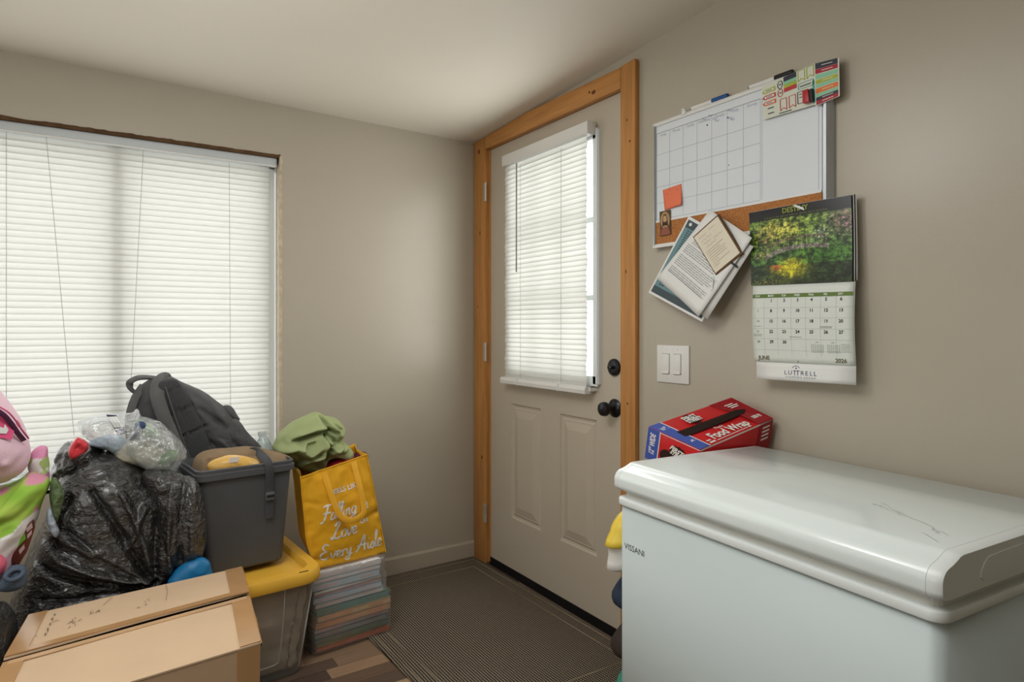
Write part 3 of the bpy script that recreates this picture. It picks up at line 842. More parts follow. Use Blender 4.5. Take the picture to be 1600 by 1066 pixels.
# the picture is flat print: colours per point of the page
def vnoise(x, y, s, seed):
    return mnoise.noise(Vector((x * s + seed * 7.3, y * s - seed * 3.1, seed * 1.7)))
def paint(a, b):
    """garden print: a to the right, b up, 0..1"""
    if b > .855:
        return (22, 24, 24)
    h = b / .855
    n1 = vnoise(a, h, 9, 1); n2 = vnoise(a, h, 24, 2); n3 = vnoise(a, h, 60, 3); n4 = vnoise(a, h, 5, 4)
    g = .5 + .35 * n1 + .45 * n2 + .35 * n3
    dark = np.array((26, 48, 26.)); mid = np.array((84, 122, 54.)); hi = np.array((150, 160, 60.))
    c = dark + (mid - dark) * min(1, max(0, g * 1.2))
    def mixc(c, d, t): return c + (np.array(d, float) - c) * min(1, max(0, t))
    # yellow-green tree upper left
    t = math.exp(-(((a - .33) / .24) ** 2 + ((h - .84) / .17) ** 2))
    c = mixc(c, (216, 200, 84), t * (.75 + 1.0 * n2 + .7 * n3))
    t = math.exp(-(((a - .16) / .10) ** 2 + ((h - .72) / .16) ** 2)); c = mixc(c, (150, 100, 70), t * (.3 + n2))
    # misty light behind
    t = math.exp(-(((a - .72) / .08) ** 2 + ((h - .70) / .1) ** 2)); c = mixc(c, (190, 196, 196), t * (.4 + .8 * n3))
    t = math.exp(-(((a - .62) / .2) ** 2 + ((h - .93) / .12) ** 2)); c = mixc(c, (128, 150, 70), t * (.6 + n2))
    # pink blossom upper right
    t = math.exp(-(((a - .95) / .14) ** 2 + ((h - .86) / .2) ** 2)); c = mixc(c, (176, 106, 140), t * (.35 + 1.1 * n3 + .5 * n2))
    # mid bushes right
    t = math.exp(-(((a - .78) / .24) ** 2 + ((h - .40) / .16) ** 2)); c = mixc(c, (58, 100, 34), t * (.6 + .9 * n2))
    # pond and reflection
    if h < .30:
        c = mixc(c, (34, 42, 28), .75 + .3 * n4)
        t = math.exp(-(((a - .42) / .15) ** 2 + ((h - .22) / .12) ** 2)); c = mixc(c, (196, 186, 40), t * (1.0 + .9 * vnoise(a * 3, h, 12, 6)))
        t = math.exp(-(((a - .28) / .05) ** 2 + ((h - .28) / .06) ** 2)); c = mixc(c, (190, 96, 50), t)
        t = math.exp(-(((a - .2) / .14) ** 2 + ((h - .04) / .05) ** 2)); c = mixc(c, (140, 120, 40), t * (.2 + n3 * 1.2))
    t = math.exp(-(((a - .44) / .10) ** 2 + ((h - .32) / .07) ** 2)); c = mixc(c, (208, 196, 50), t * .9)
    # stones at the left bank
    t = math.exp(-(((a - .12) / .10) ** 2 + ((h - .46) / .05) ** 2)); c = mixc(c, (170, 130, 90), t * (.3 + n3))
    # arched bridge
    ar = .40 + .22 * math.sqrt(max(0, 1 - ((a - .57) / .42) ** 2)) if .16 < a < .80 else -1
    if ar > 0:
        if ar - .10 < h < ar - .035: c = np.array((140, 134, 122.)) * (.85 + .3 * n3)
        if abs(h - ar - .075) < .014: c = np.array((104, 90, 74.))
        if ar - .04 < h < ar + .08 and (a * 22) % 1 < .14: c = np.array((146, 132, 108.))
    c = c * (1.02 + .55 * min(1, max(-.5, n2 + n3)))
    return tuple(float(min(235, max(6, k))) for k in c)
NA, NB = 150, 116
fq = quadmap(Qt, -.032)
V = []; F = []; C = []
for i in range(NA + 1):
    for j in range(NB + 1):
        a, b = i / NA, j / NB
        p = fq(a, b); V.append((p[0] + ct(a, b), p[1], p[2]))
        c = paint(a, b); C.append((lin(c[0]), lin(c[1]), lin(c[2]), 1))
for i in range(NA):
    for j in range(NB):
        k = i * (NB + 1) + j; F.append((k, k + NB + 1, k + NB + 2, k + 1))
o = obj('picture_page', V, F, attr_mat('garden_print', .3, .5), wc, smooth=True)
ca = o.data.color_attributes.new('print', 'FLOAT_COLOR', 'POINT')
ca.data.foreach_set('color', np.array(C, dtype=np.float32).ravel())
def ctm(dx):
    def f(a, b):
        p = fq(a, b); return (p[0] + ct(a, b) + dx, p[1], p[2])
    return f
W, H_ = .31, .22
def scaled(mp, w, h): return lambda x, y: mp(x / w, y / h)
p = Print(scaled(ctm(-.0006), W, H_)); p.text('DESTINY', .152, .208, .020, bold=.0003); p.ring(.150, .2165, .004, .0012)
p.build('title_lettering', mat('yellow_green_ink', (158, 168, 70), .4), wc)
p = Print(scaled(ctm(-.0006), W, H_)); p.text('It is not in the stars to hold our destiny but in ourselves', .15, .1945, .0085)
p.build('quote_lettering', mat('olive_ink', (120, 128, 84), .4), wc)
p = Print(scaled(ctm(-.0009), W, H_)); p.poly([(.148, .219), (.156, .219), (.178, .208), (.182, .2), (.17, .205), (.155, .213)]); p.build('torn_hole', M['paper'], wc)
# month page
gm = mat('calendar_paper', (216, 222, 214), .45, .3, .01)
sheet('back_page', [(y_ - .002, z_) for y_, z_ in Qg], -.036, M['paper'], wc, 10, cg, .0006)
sheet('month_page', Qg, -.0385, gm, wc, 14, cg, .0008)
fg = quadmap(Qg, -.0391)
def mg(a, b):
    p = fg(a, b); return (p[0] + cg(a, b), p[1], p[2])
mg_ = scaled(mg, .31, .225)
def mgo(dx):
    def f(x, y):
        p = mg_(x, y); return (p[0] + dx, p[1], p[2])
    return f
p = Print(mgo(0))
for i in range(14): p.rect(.31 * i / 14, .188, .31 * (i + 1) / 14, .199)
p.build('green_band', mat('green_print', (98, 122, 58), .5), wc)
p = Print(mgo(-.0003))
cxs = [.018 + .0425 * i + (0 if i == 0 else .002) for i in range(7)]
for i, w_ in enumerate(('SUN', 'MON', 'TUE', 'WED', 'THU', 'FRI', 'SAT')): p.text(w_, cxs[i], .1935, .008, bold=.0002)
p.build('weekday_lettering', M['paper'], wc)
p = Print(mgo(0)); ps = Print(mgo(0))
gridz = [.188, .158, .128, .098, .068, .036]
for k in range(1, 31):
    r_, c_ = divmod(k, 7)
    big = p if c_ else ps
    if k == 19: big = ps
    big.text(str(k), cxs[c_] + .002, gridz[r_] - .0085, .0125 if c_ else .010, bold=.0003 if c_ else .0001)
p.build('day_numbers', M['black_ink'], wc)
for (a, b, w_) in ((.006, .104, .025), (.004, .076, .028), (.003, .080, .032), (.124, .074, .038), (.217, .104, .036), (.219, .101, .033)):
    ps.rect(a, b, a + w_, b + .0012)
for cx0, yr in ((.19, .058), (.237, .058)):
    ps.text('MAY' if cx0 < .2 else 'JULY', cx0 + .018, yr + .003, .005)
    for r_ in range(6):
        for c_ in range(7): ps.rect(cx0 + c_ * .0055, yr - .005 - r_ * .004, cx0 + c_ * .0055 + .003, yr - .0035 - r_ * .004)
for r_ in range(6): ps.rect(.276, .056 - r_ * .004, .300, .0568 - r_ * .004)
ps.build('small_print', mat('grey_calendar_ink', (130, 132, 128), .5), wc)
p = Print(mgo(.0002))
for z in gridz[1:]:
    for i in range(14): p.rect(.31 * i / 14, z, .31 * (i + 1) / 14, z + .0007)
for i in range(1, 7):
    x = .040 + (i - 1) * .0445
    for j in range(10): p.rect(x, .022 + .0166 * j, x + .0007, .022 + .0166 * (j + 1))
p.build('grid_lines', mat('pale_green_rule', (176, 184, 168), .5), wc)
p = Print(mgo(-.0002)); p.text('JUNE', .036, .012, .017, bold=.0003); p.text('2026', .274, .012, .016, bold=.0003)
p.build('month_lettering', mat('olive_month_ink', (92, 88, 50), .5), wc)
p = Print(mgo(-.0003)); p.disc(.147, .006, .0016); p.build('punch_hole', M['black_ink'], wc)
# advertising strip
cs = lambda a, b: -.003 * (1 - b)
sheet('advert_strip', Qs, [-.044, -.044, -.048, -.048], M['paper'], wc, 4, None, .001)
fs = scaled(quadmap(Qs, [-.0446, -.0446, -.0486, -.0486]), .295, .052)
p = Print(fs)
for s_, x in (('L', .095), ('U', .109), ('R', .146), ('E', .159), ('L', .172), ('L', .184)):
    p.text(s_, x, .0235, .0175, sx=1.05)
p.line(.118, .030, .127, .030, .0018); p.line(.123, .0305, .123, .017, .0018); p.line(.127, .030, .139, .030, .0018); p.line(.1325, .030, .1325, .017, .0018)
for i in range(10):
    t0, t1 = R(25 + 13 * i), R(25 + 13 * (i + 1))
    p.line(.1275 + .012 * math.cos(t0), .0335 + .011 * math.sin(t0), .1275 + .012 * math.cos(t1), .0335 + .011 * math.sin(t1), .0016)
p.disc(.1275, .0375, .0022)
p.build('advert_lettering', mat('navy_ink', (44, 52, 92), .5), wc)
p = Print(fs); p.text('S T A F F I N G  G R O U P', .140, .011, .0078)
p.build('advert_small_lettering', mat('slate_ink', (90, 100, 120), .5), wc)

# ------------------------------------------------------------------ floor mat
mm = bpy.data.materials.new('woven_mat'); mm.use_nodes = True
nt = mm.node_tree; n = nt.nodes; L = nt.links
b = n['Principled BSDF']; b.inputs['Roughness'].default_value = .95; b.inputs['Specular IOR Level'].default_value = .1
tc = n.new('ShaderNodeTexCoord')
w1_ = n.new('ShaderNodeTexWave'); w1_.inputs['Scale'].default_value = 32; w1_.bands_direction = 'X'
w2_ = n.new('ShaderNodeTexWave'); w2_.inputs['Scale'].default_value = 38; w2_.bands_direction = 'Y'
for w_ in (w1_, w2_):
    w_.inputs['Distortion'].default_value = .8; w_.inputs['Detail'].default_value = 1
    L.new(tc.outputs['Object'], w_.inputs['Vector'])
mu = n.new('ShaderNodeMath'); mu.operation = 'MULTIPLY'; L.new(w1_.outputs['Fac'], mu.inputs[0]); L.new(w2_.outputs['Fac'], mu.inputs[1])
rmp = n.new('ShaderNodeValToRGB'); rmp.color_ramp.elements[0].color = rgb((46, 41, 35)); rmp.color_ramp.elements[1].color = rgb((182, 168, 147)); rmp.color_ramp.elements[1].position = .75; rmp.color_ramp.elements[0].position = .08
L.new(mu.outputs[0], rmp.inputs[0]); L.new(rmp.outputs[0], b.inputs['Base Color'])
bp = n.new('ShaderNodeBump'); bp.inputs['Strength'].default_value = .6; bp.inputs['Distance'].default_value = .003
L.new(mu.outputs[0], bp.inputs['Height']); L.new(bp.outputs['Normal'], b.inputs['Normal'])
fm = thing('floor_mat', 'dark woven entrance mat in front of the door', 'mat', (-.42, -.6, FZ))
mq = [(-.80, -.030), (-.030, -.018), (-.012, -1.32), (-.755, -1.30)]
prism('woven_field', mq, 'z', FZ, FZ + .007, mm, fm, bevel=.002)
edge = mat('mat_binding', (84, 75, 64), .95, .1, .2, 120, .5, 200)
thread = mat('pale_thread', (156, 138, 112), .95, .1, .3, 300)
def lerp2(p, q, t): return (p[0] + (q[0] - p[0]) * t, p[1] + (q[1] - p[1]) * t)
for a, b_ in ((0, 1), (1, 2), (2, 3), (3, 0)):
    c = (sum(p_[0] for p_ in mq) / 4, sum(p_[1] for p_ in mq) / 4)
    for k, tt in enumerate((.06, .19)):
        p0, p1 = lerp2(mq[a], c, tt), lerp2(mq[b_], c, tt)
        tube('stitch_line', [(*p0, FZ + .0072), (*p1, FZ + .0072)], 0.0011, thread, fm, k=5)

# ------------------------------------------------------------------ chest freezer
fzr = thing('chest_freezer', 'white chest freezer with a rounded lid against the right wall', 'freezer', (-.34, -2.05, FZ))
FA = R(-4)
FM = Matrix.Translation((-.575, -1.667, FZ)) @ Matrix.Rotation(FA, 4, 'Z')   # local: x depth to the wall, y = -along
D_, W_ = .515, .748
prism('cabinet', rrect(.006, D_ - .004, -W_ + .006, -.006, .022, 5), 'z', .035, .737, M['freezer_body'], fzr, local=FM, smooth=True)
for x in (.05, D_ - .05):
    for yy in (-.06, -W_ + .06): lathe('foot', [(0, 0), (.02, 0), (.018, .04), (0, .04)], FM @ Vector((x, yy, .002)), (0, 0, 1), blk_m, fzr, k=12)
tr = []
for off, z in ((.006, .7375), (.0005, .738), (.0, .740), (.0, .7505), (.001, .753), (.005, .7545)):
    tr.append([(x, yy, z) for x, yy in rrect(off, D_ - off, -W_ + off, -off, .024, 6)])
loft('rim_trim', tr, M['freezer_plastic'], fzr, local=FM, sharp=30)
prism('gasket', rrect(.014, D_ - .01, -W_ + .014, -.014, .02, 5), 'z', .753, .772, mat('pale_gasket', (206, 206, 200), .7), fzr, local=FM)
prof = []
top, low, r_ = .832, .770, .052
prof += [(.012, low), (.001, low + .003), (-.004, low + .008), (-.005, low + .014), (-.005, low + .026)]
for i in range(1, 8):
    a = R(180 - 76 * i / 8); prof.append((.019 + .024 * math.cos(a), low + .026 + .024 * math.sin(a)))
prof += [(.026, low + .053), (.040, top - .0030), (.044, top - .0006), (.053, top + .0010), (.30, top + .002), (D_ - .02, top + .0005), (D_ - .004, top - .012), (D_ - .004, low)]
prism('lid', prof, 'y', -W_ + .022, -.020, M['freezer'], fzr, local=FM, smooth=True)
for o_ in (fzr.children): 
    if o_.name.startswith('lid'): o_.data.set_sharp_from_angle(angle=R(50))
def endcap(name, y0, y1, grow):
    loops = []
    for t, s in ((0, 0), (.3, .0), (.8, .0015), (1, .007)):
        cx, cz = D_ / 2, (top + low) / 2
        loops.append([(cx + (x - cx) * (1 - s * 2.0) , y0 + (y1 - y0) * t, cz + (z - cz) * (1 - s * 9)) for x, z in prof])
    return loft(name, loops, M['freezer_plastic'], fzr, local=FM @ Matrix.Diagonal((1.0, 1, 1, 1)), sharp=50)
endcap('lid_end_cap', -.0195, .0, 0)
ec = endcap('lid_end_cap', -W_ + .0215, -W_, 0)
# recessed hand grip on the near end cap
hg = []
for s, d in ((1, .0), (.97, .0015), (.90, .0016)):
    c0 = (.20, .800)
    shape = [(.11, .782), (.115, .812), (.15, .818), (.29, .819), (.31, .812), (.295, .795), (.25, .782)]
    shape = [tuple(k) for k in catmull(shape, 36)]
    hg.append([(c0[0] + (x - c0[0]) * s, -W_ - d + .0003, c0[1] + (z - c0[1]) * s) for x, z in shape])
loft('hand_grip', hg, M['freezer_plastic'], ec, local=FM, sharp=20)
p = Print(lambda a, b: tuple(FM @ Vector((.0055, -a, b)))); p.text('VISSANI', .066, .640, .020, sx=1.05)
p.build('brand_lettering', M['ink'], fzr)
crk = mat('scuff_line', (192, 198, 191), .6)
p = Print(lambda a, b: tuple(FM @ Vector((b, -a, top + .0026))))
rr = random.Random(3)
def scuff(x0, y0, x1, y1, amp, n_=14):
    pts = [(x0 + (x1 - x0) * i / n_ + rr.uniform(-amp, amp), y0 + (y1 - y0) * i / n_ + rr.uniform(-amp, amp)) for i in range(n_ + 1)]
    for a_, b_ in zip(pts[:-1], pts[1:]): p.line(*a_, *b_, .0012)
scuff(.16, .20, .30, .30, .006); scuff(.52, .22, .69, .12, .005); scuff(.52, .20, .60, .17, .006); scuff(.665, .10, .70, .075, .004, 6); scuff(.66, .14, .68, .12, .006, 5)
p.build('scuffs', crk, fzr)

# ------------------------------------------------------------------ food wrap box
fw = thing('food_wrap_box', 'red and blue carton of food wrap leaning behind the freezer lid', 'box', (-.2, -1.52, .75))
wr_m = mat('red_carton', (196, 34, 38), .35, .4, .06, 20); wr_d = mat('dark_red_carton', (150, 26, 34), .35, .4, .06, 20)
bl_m = mat('blue_carton', (64, 88, 170), .35, .4, .05); wh_m = mat('white_carton_print', (228, 224, 218), .45)
wk_m = mat('carton_inside', (40, 24, 18), .9)
A = Vector((-.262, *[(-1.472, 0.851), (-1.472, 0.851)][0])); B = Vector((-.040, *[(-1.594, 0.935), (-1.594, 0.935)][0]))
C = Vector((-.028, *[(-1.726, 0.888), (-1.726, 0.888)][0])); Dp = Vector((-.262, *[(-1.664, 0.813), (-1.664, 0.813)][0]))
Nn = (B - A).cross(Dp - A).normalized()
if Nn.z < 0: Nn = -Nn
dn = Vector((.004, .020, -.095))
A2, B2, C2, D2 = A + dn, B + dn, C + dn, Dp + dn
obj('carton', [A, B, C, Dp, A2, B2, C2, D2], [(0, 1, 2, 3), (4, 7, 6, 5), (0, 4, 5, 1), (1, 5, 6, 2), (2, 6, 7, 3), (3, 7, 4, 0)], wr_m, fw, bevel=.001)
def q3(P00, P10, P11, P01, e):
    nn = (P10 - P00).cross(P01 - P00).normalized() * e
    return lambda a, b: tuple(P00.lerp(P10, a).lerp(P01.lerp(P11, a), b) + nn)
topm = q3(Dp, C, B, A, .0012); topm2 = q3(Dp, C, B, A, .0016); topm3 = q3(Dp, C, B, A, .0020)
endm = q3(A2, D2, Dp, A, .0012); endm2 = q3(A2, D2, Dp, A, .0016); endm3 = q3(A2, D2, Dp, A, .002); endm4 = q3(A2, D2, Dp, A, .0024)
frm = q3(D2, C2, C, Dp, .0012); frm2 = q3(D2, C2, C, Dp, .0016)
def pw_(name, mp, m_, fn):
    p = Print(mp); fn(p); return p.build(name, m_, fw)
pw_('blue_end_band', topm, bl_m, lambda p: p.rect(0, 0, .13, 1))
pw_('band_edge', topm, wh_m, lambda p: (p.rect(.13, 0, .142, .44), p.rect(.13, .62, .142, 1)))
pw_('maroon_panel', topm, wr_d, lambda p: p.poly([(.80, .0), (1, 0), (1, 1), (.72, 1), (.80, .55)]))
pw_('tear_slot', topm2, wk_m, lambda p: p.poly([(.05, .44)] + [(.10 + .76 * i / 40, .60 + (.012 if i % 2 else -.012)) for i in range(41)] + [(.93, .53), (.86, .42), (.5, .40), (.12, .40)]))
def logo(p, cx, cy, s, al):
    pts = []
    for i in range(22):
        rad = s * (1.0 if i % 2 else .86)
        pts.append((cx + rad * al * math.cos(2 * math.pi * i / 22), cy + rad * math.sin(2 * math.pi * i / 22)))
    p.poly(pts)
pw_('emblem_base', topm2, M['black_ink'], lambda p: logo(p, .41, .80, .17, .42))
pw_('emblem_lettering', topm3, wh_m, lambda p: (p.text('FIRST', .41, .85, .16, sx=.42, bold=.006), p.text('STREET', .41, .74, .14, sx=.38, bold=.006)))
tl = lambda s, L=.33, Wd=.147: None
pw_('product_lettering', topm2, wh_m, lambda p: p.text('Food Wrap', .50, .17, .26, sx=.40, bold=.008))
pw_('small_lettering', topm2, wh_m, lambda p: (p.text('Plastic', .47, .33, .10, sx=.42), p.rect(.26, .035, .72, .05), p.rect(.17, .03, .24, .07), p.rect(.17, .1, .22, .13), p.text('TOP', .066, .80, .10, sx=.5, bold=.004, rot=R(-78)), p.text('IN.', .066, .25, .10, sx=.5, bold=.004, rot=R(-78)), p.rect(.82, .80, .92, .83), p.rect(.83, .74, .95, .77), p.rect(.84, .68, .93, .71), p.text('100 ft', .90, .22, .13, sx=.35, bold=.006)))
pw_('front_maroon_panel', frm, wr_d, lambda p: p.rect(.82, 0, 1, 1))  # dark red print at the right end of the front face
pw_('front_edge', frm, wh_m, lambda p: p.rect(0, .95, 1, 1))
pw_('front_lettering', frm2, wh_m, lambda p: [p.rect(.86, .80 - i * .12, .96, .85 - i * .12) for i in range(4)])
pw_('front_emblem', frm2, M['black_ink'], lambda p: logo(p, .40, .45, .22, .32))
pw_('blue_side_band', endm, bl_m, lambda p: p.rect(0, 0, .24, 1))
pw_('side_band_edge', endm, wh_m, lambda p: (p.rect(.24, 0, .258, 1), p.rect(.24, .965, 1, .985)))
pw_('size_lettering', endm2, wh_m, lambda p: p.text('12" WIDE', .12, .52, .15, sx=1.05, bold=.005, rot=R(90), shear=.2))
pw_('side_emblem_base', endm2, M['black_ink'], lambda p: logo(p, .62, .60, .22, .75))
pw_('side_emblem_lettering', endm3, wh_m, lambda p: (p.text('FIRST', .60, .66, .18, sx=.6, bold=.008, rot=R(-20)), p.text('STREET', .62, .52, .16, sx=.52, bold=.008, rot=R(-20))))
pw_('core_hole', endm3, wk_m, lambda p: p.disc(.42, .36, .13, .20))

# things stacked between the freezer and the door, seen as a sliver past its corner
def sack(name, lbl, cat, c, r, m_, seed, amp=.006, grp=None):
    return tag(inflate(name, [(c[0] + r[0] * math.cos(R(a)) * (1 + .08 * math.sin(3 * R(a) + seed)), c[2] + r[2] * (abs(math.sin(R(a))) ** .7) * (1 if math.sin(R(a)) > 0 else -1)) for a in range(0, 360, 20)], c[1], r[1], r[1], m_, None, 60, 14, amp, 14, 3, seed=seed, power=.4, q=4), lbl, cat, grp)
sack('shopping_bag', 'green shopping bag on the floor at the freezer corner', 'bag', (-.302, -1.575, .112), (.19, .065, .126), mat('green_bag', (60, 138, 118), .6, bump=.4, bs=60), 2)
sack('dark_shoe_bag', 'dark brown bundle behind the green bag by the freezer', 'bundle', (-.283, -1.575, .302), (.20, .065, .052), mat('dark_bundle', (52, 42, 36), .8, var=.3, vs=60), 3)
sack('navy_bundle', 'navy cloth bundle wedged beside the freezer', 'bundle', (-.288, -1.575, .428), (.182, .06, .060), mat('navy_cloth', (44, 54, 72), .9, bump=.4, bs=120), 4)
t = thing('snack_bag', 'yellow and white packet poking out beside the freezer', 'packet', (-.33, -1.52, .53))
inflate('packet_body', [(-.498, .505), (-.507, .54), (-.498, .60), (-.45, .625), (-.30, .668), (-.12, .672), (-.10, .60), (-.12, .505), (-.30, .50)], -1.575, .065, .05, mat('white_packet', (226, 224, 218), .4, bump=.2, bs=30), t, 60, 14, .008, 16)
inflate('yellow_top', [(-.506, .566), (-.500, .60), (-.478, .636), (-.42, .66), (-.30, .69), (-.12, .692), (-.11, .60), (-.30, .572)], -1.575, .07, .055, mat('yellow_packet', (226, 196, 70), .4, bump=.2, bs=30), t, 60, 14, .006, 16)

# ================================================================== the pile under the window
def bl(a, b, t): return tuple(a[i] + (b[i] - a[i]) * t for i in range(len(a)))

# ------------------------------------------------------------------ cardboard box
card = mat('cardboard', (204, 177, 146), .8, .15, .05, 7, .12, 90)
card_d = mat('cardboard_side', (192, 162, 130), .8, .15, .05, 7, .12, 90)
tape = mat('brown_packing_tape', (178, 138, 94), .22, .5, .08, 12, .1, 40)
kraft_edge = mat('torn_card_edge', (158, 122, 84), .95, .1, .2, 60, .6, 90)
cb = thing('cardboard_box', 'big taped cardboard box at the front of the pile', 'box', (-1.55, -1.0, FZ))
BXL, BXR, BXF = (-1.784, -.759), (-1.256, -.706), (-1.311, -1.244)
BXQ = (BXL[0] + BXF[0] - BXR[0], BXL[1] + BXF[1] - BXR[1])
ZB = .398
cc = ((BXL[0] + BXF[0]) / 2, (BXL[1] + BXF[1]) / 2)
def ins(p, k): return (cc[0] + (p[0] - cc[0]) * k, cc[1] + (p[1] - cc[1]) * k)
low = [ins(p, .975) for p in (BXL, BXQ, BXF, BXR)]; hi_ = [ins(p, .995) for p in (BXL, BXQ, BXF, BXR)]
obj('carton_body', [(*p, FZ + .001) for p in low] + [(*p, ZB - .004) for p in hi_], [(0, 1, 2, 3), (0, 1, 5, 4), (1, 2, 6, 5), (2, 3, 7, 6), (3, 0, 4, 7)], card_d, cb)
SL, SR = [(-1.800, -0.994), (-1.283, -0.950)]
SL = bl(BXL, BXQ, .50); SR = bl(BXR, BXF, .452)
def flap(name, q, z0, z1, m, n=14):
    """thin flap; z0 at the fold, z1 at the free edge, slightly bowed"""
    V = []; F = []
    for s in (0, 1):
        for i in range(n + 1):
            for j in range(5):
                t = j / 4
                p = bl(bl(q[0], q[1], i / n), bl(q[3], q[2], i / n), t)
                z = z0 + (z1 - z0) * t + .003 * math.sin(i / n * 7 + j) * t * .4 - .004 * s
                V.append((*p, z))
    N_ = (n + 1) * 5
    for i in range(n):
        for j in range(4):
            a = i * 5 + j; F += [(a, a + 5, a + 6, a + 1), (N_ + a, N_ + a + 1, N_ + a + 6, N_ + a + 5)]
    for i in range(n):
        for j in (0, 4): a = i * 5 + j; F.append((a, a + 5, N_ + a + 5, N_ + a))
    for i in (0, n):
        for j in range(4): a = i * 5 + j; F.append((a, a + 1, N_ + a + 1, N_ + a))
    return obj(name, V, F, m, cb)
g = .0062
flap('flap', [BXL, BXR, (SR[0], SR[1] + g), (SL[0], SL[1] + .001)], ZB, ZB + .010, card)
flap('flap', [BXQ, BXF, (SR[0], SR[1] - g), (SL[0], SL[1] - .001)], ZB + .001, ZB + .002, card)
def topq(a, b):   # a along the back edge from left, b from back to front
    p = bl(bl(BXL, BXR, a), bl(BXQ, BXF, a), b)
    k = .50 + (.452 - .50) * a
    z = ZB + (.010 * b / k if b < k else .002 - .001 * (b - k) / (1 - k))
    return (*p, z + .0016)
def tstrip(name, a0, b0, a1, b1, m=tape, n=10, lift=0):
    V = []; F = []
    for i in range(n + 1):
        t = i / n
        if abs(a1 - a0) > abs(b1 - b0):
            aa = a0 + (a1 - a0) * t; sk_ = .024 - .048 * aa   # follows the slanting seam
            pp = [(aa, b0 + sk_), (aa, b1 + sk_)]
        else: pp = [(a0, b0 + (b1 - b0) * t), (a1, b0 + (b1 - b0) * t)]
        for a, b in pp:
            x, y, z = topq(a, b); V += [(x, y, z + .0012 + lift), (x, y, z - .001)]
    for i in range(n):
        k = 4 * i
        F += [(k, k + 2, k + 6, k + 4), (k, k + 4, k + 5, k + 1), (k + 2, k + 3, k + 7, k + 6), (k + 1, k + 5, k + 7, k + 3)]
    F += [(0, 1, 3, 2), (4 * n, 4 * n + 2, 4 * n + 3, 4 * n + 1)]
    return obj(name, V, F, m, cb)
tstrip('tape_strip', .0, .005, .075, .49); tstrip('tape_strip', .0, .51, .075, .995)
tstrip('tape_strip', .91, .005, 1.0, .45); tstrip('tape_strip', .91, .475, 1.0, .995)
tstrip('tape_strip', .02, .420, .985, .468, lift=.0006); tstrip('tape_strip', .02, .486, .985, .520, mat('thin_tape', (194, 160, 122), .25, .5, .08, 12, .1, 40), lift=.0002)
# tape running down the near right corner
def side_patch(a0, a1, z0, z1, name):
    V = []
    for a, z in ((a0, z0), (a1, z0), (a1, z1), (a0, z1)):
        k = (z - FZ) / (ZB - FZ); p = bl(bl(low[1], hi_[1], k), bl(low[2], hi_[2], k), a)
        V += [(p[0], p[1] - .0015, z), (p[0], p[1] + .001, z)]
    return obj(name, V, [(0, 2, 4, 6), (1, 7, 5, 3), (0, 1, 3, 2), (2, 3, 5, 4), (4, 5, 7, 6), (6, 7, 1, 0)], tape, cb)
side_patch(.90, .997, .26, ZB - .004, 'tape_tail')
# crushed near edge of the right side
v = []; f = []
for i in range(41):
    t = i / 40; p = bl(BXR, BXF, t); w = .003 + .004 * abs(mnoise.noise(Vector((t * 17, 2, 0))))
    v += [(p[0] - .006, p[1], ZB + .004), (p[0] + w, p[1], ZB - .002), (p[0] + w * .6, p[1], ZB - .014)]
for i in range(40): f += [(3 * i + k, 3 * i + k + 1, 3 * i + k + 4, 3 * i + k + 3) for k in (0, 1)]
obj('crushed_edge', v, f, kraft_edge, cb)
p = Print(lambda a, b: (lambda q: (q[0], q[1], q[2] + .0004))(topq(a, b)))
rr = random.Random(9)
for cx_, cy_, n_ in ((.22, .27, 9), (.30, .22, 7), (.135, .14, 3), (.105, .34, 2), (.51, .25, 6)):
    for k in range(n_):
        a = cx_ + rr.uniform(-.03, .03); b = cy_ + rr.uniform(-.06, .06); p.line(a, b, a + rr.uniform(-.012, .02), b + rr.uniform(-.03, .03), .0035)
for k in range(5): p.line(.115, .08 + k * .06, .118, .11 + k * .06, .006)
p.stroke([(.60, .02), (.61, .14), (.605, .27)], .002); p.stroke([(.35, .02), (.32, .12)], .002)
p.build('stamped_marks', mat('faded_stamp', (128, 108, 86), .8), cb)

# ------------------------------------------------------------------ clear tote with yellow lid
TM = Matrix.Translation((-1.0, -.682, 0)) @ Matrix.Rotation(R(4), 4, 'Z')
tt = thing('storage_tote', 'clear plastic storage tote with a yellow lid under the dark bin', 'tote', (-1.2, -.4, FZ))
def rl(x0, x1, y0, y1, r, z, k=7): return [(x, y, z) for x, y in rrect(x0, x1, y0, y1, r, k)]
tote_m = clear_mat('clear_polypropylene', (250, 250, 248), .16, .25, .12, .15, 20)
lw = []
for i_, z in ((.046, FZ + .001), (.040, FZ + .012), (.012, .26), (.006, .268), (.006, .302)):
    lw.append(rl(-.36 + i_, -i_ , i_, .56 - i_, .05, z))
iw = []
for i_, z in ((.009, .302), (.015, .26), (.044, FZ + .014), (.05, FZ + .006)):
    iw.append(rl(-.36 + i_, -i_, i_, .56 - i_, .045, z))
loft('tote_body', lw + iw, tote_m, tt, local=TM)
ylid = mat('yellow_lid_plastic', (226, 176, 62), .4, .4, .03, 6)
lp = []
for o_, z, r_ in ((.004, .296, .07), (.014, .296, .08), (.016, .302, .08), (.014, .328, .08), (.008, .336, .075), (-.024, .337, .055), (-.030, .330, .05), (-.034, .318, .048)):
    lp.append(rl(-.36 - o_, o_, -o_, .56 + o_, r_, z))
loft('lid', lp, ylid, tt, local=TM, sharp=35)
box('lid_slot', (-.075, -.004, .3365), (-.045, .000, .3378), M['black_ink'], tt, local=TM)
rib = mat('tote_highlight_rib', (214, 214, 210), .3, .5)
def fr_(x, z):
    k = (z - FZ) / (.302 - FZ); i_ = .046 + (.010 - .046) * k
    return tuple(TM @ Vector((x, i_ - .001, z)))
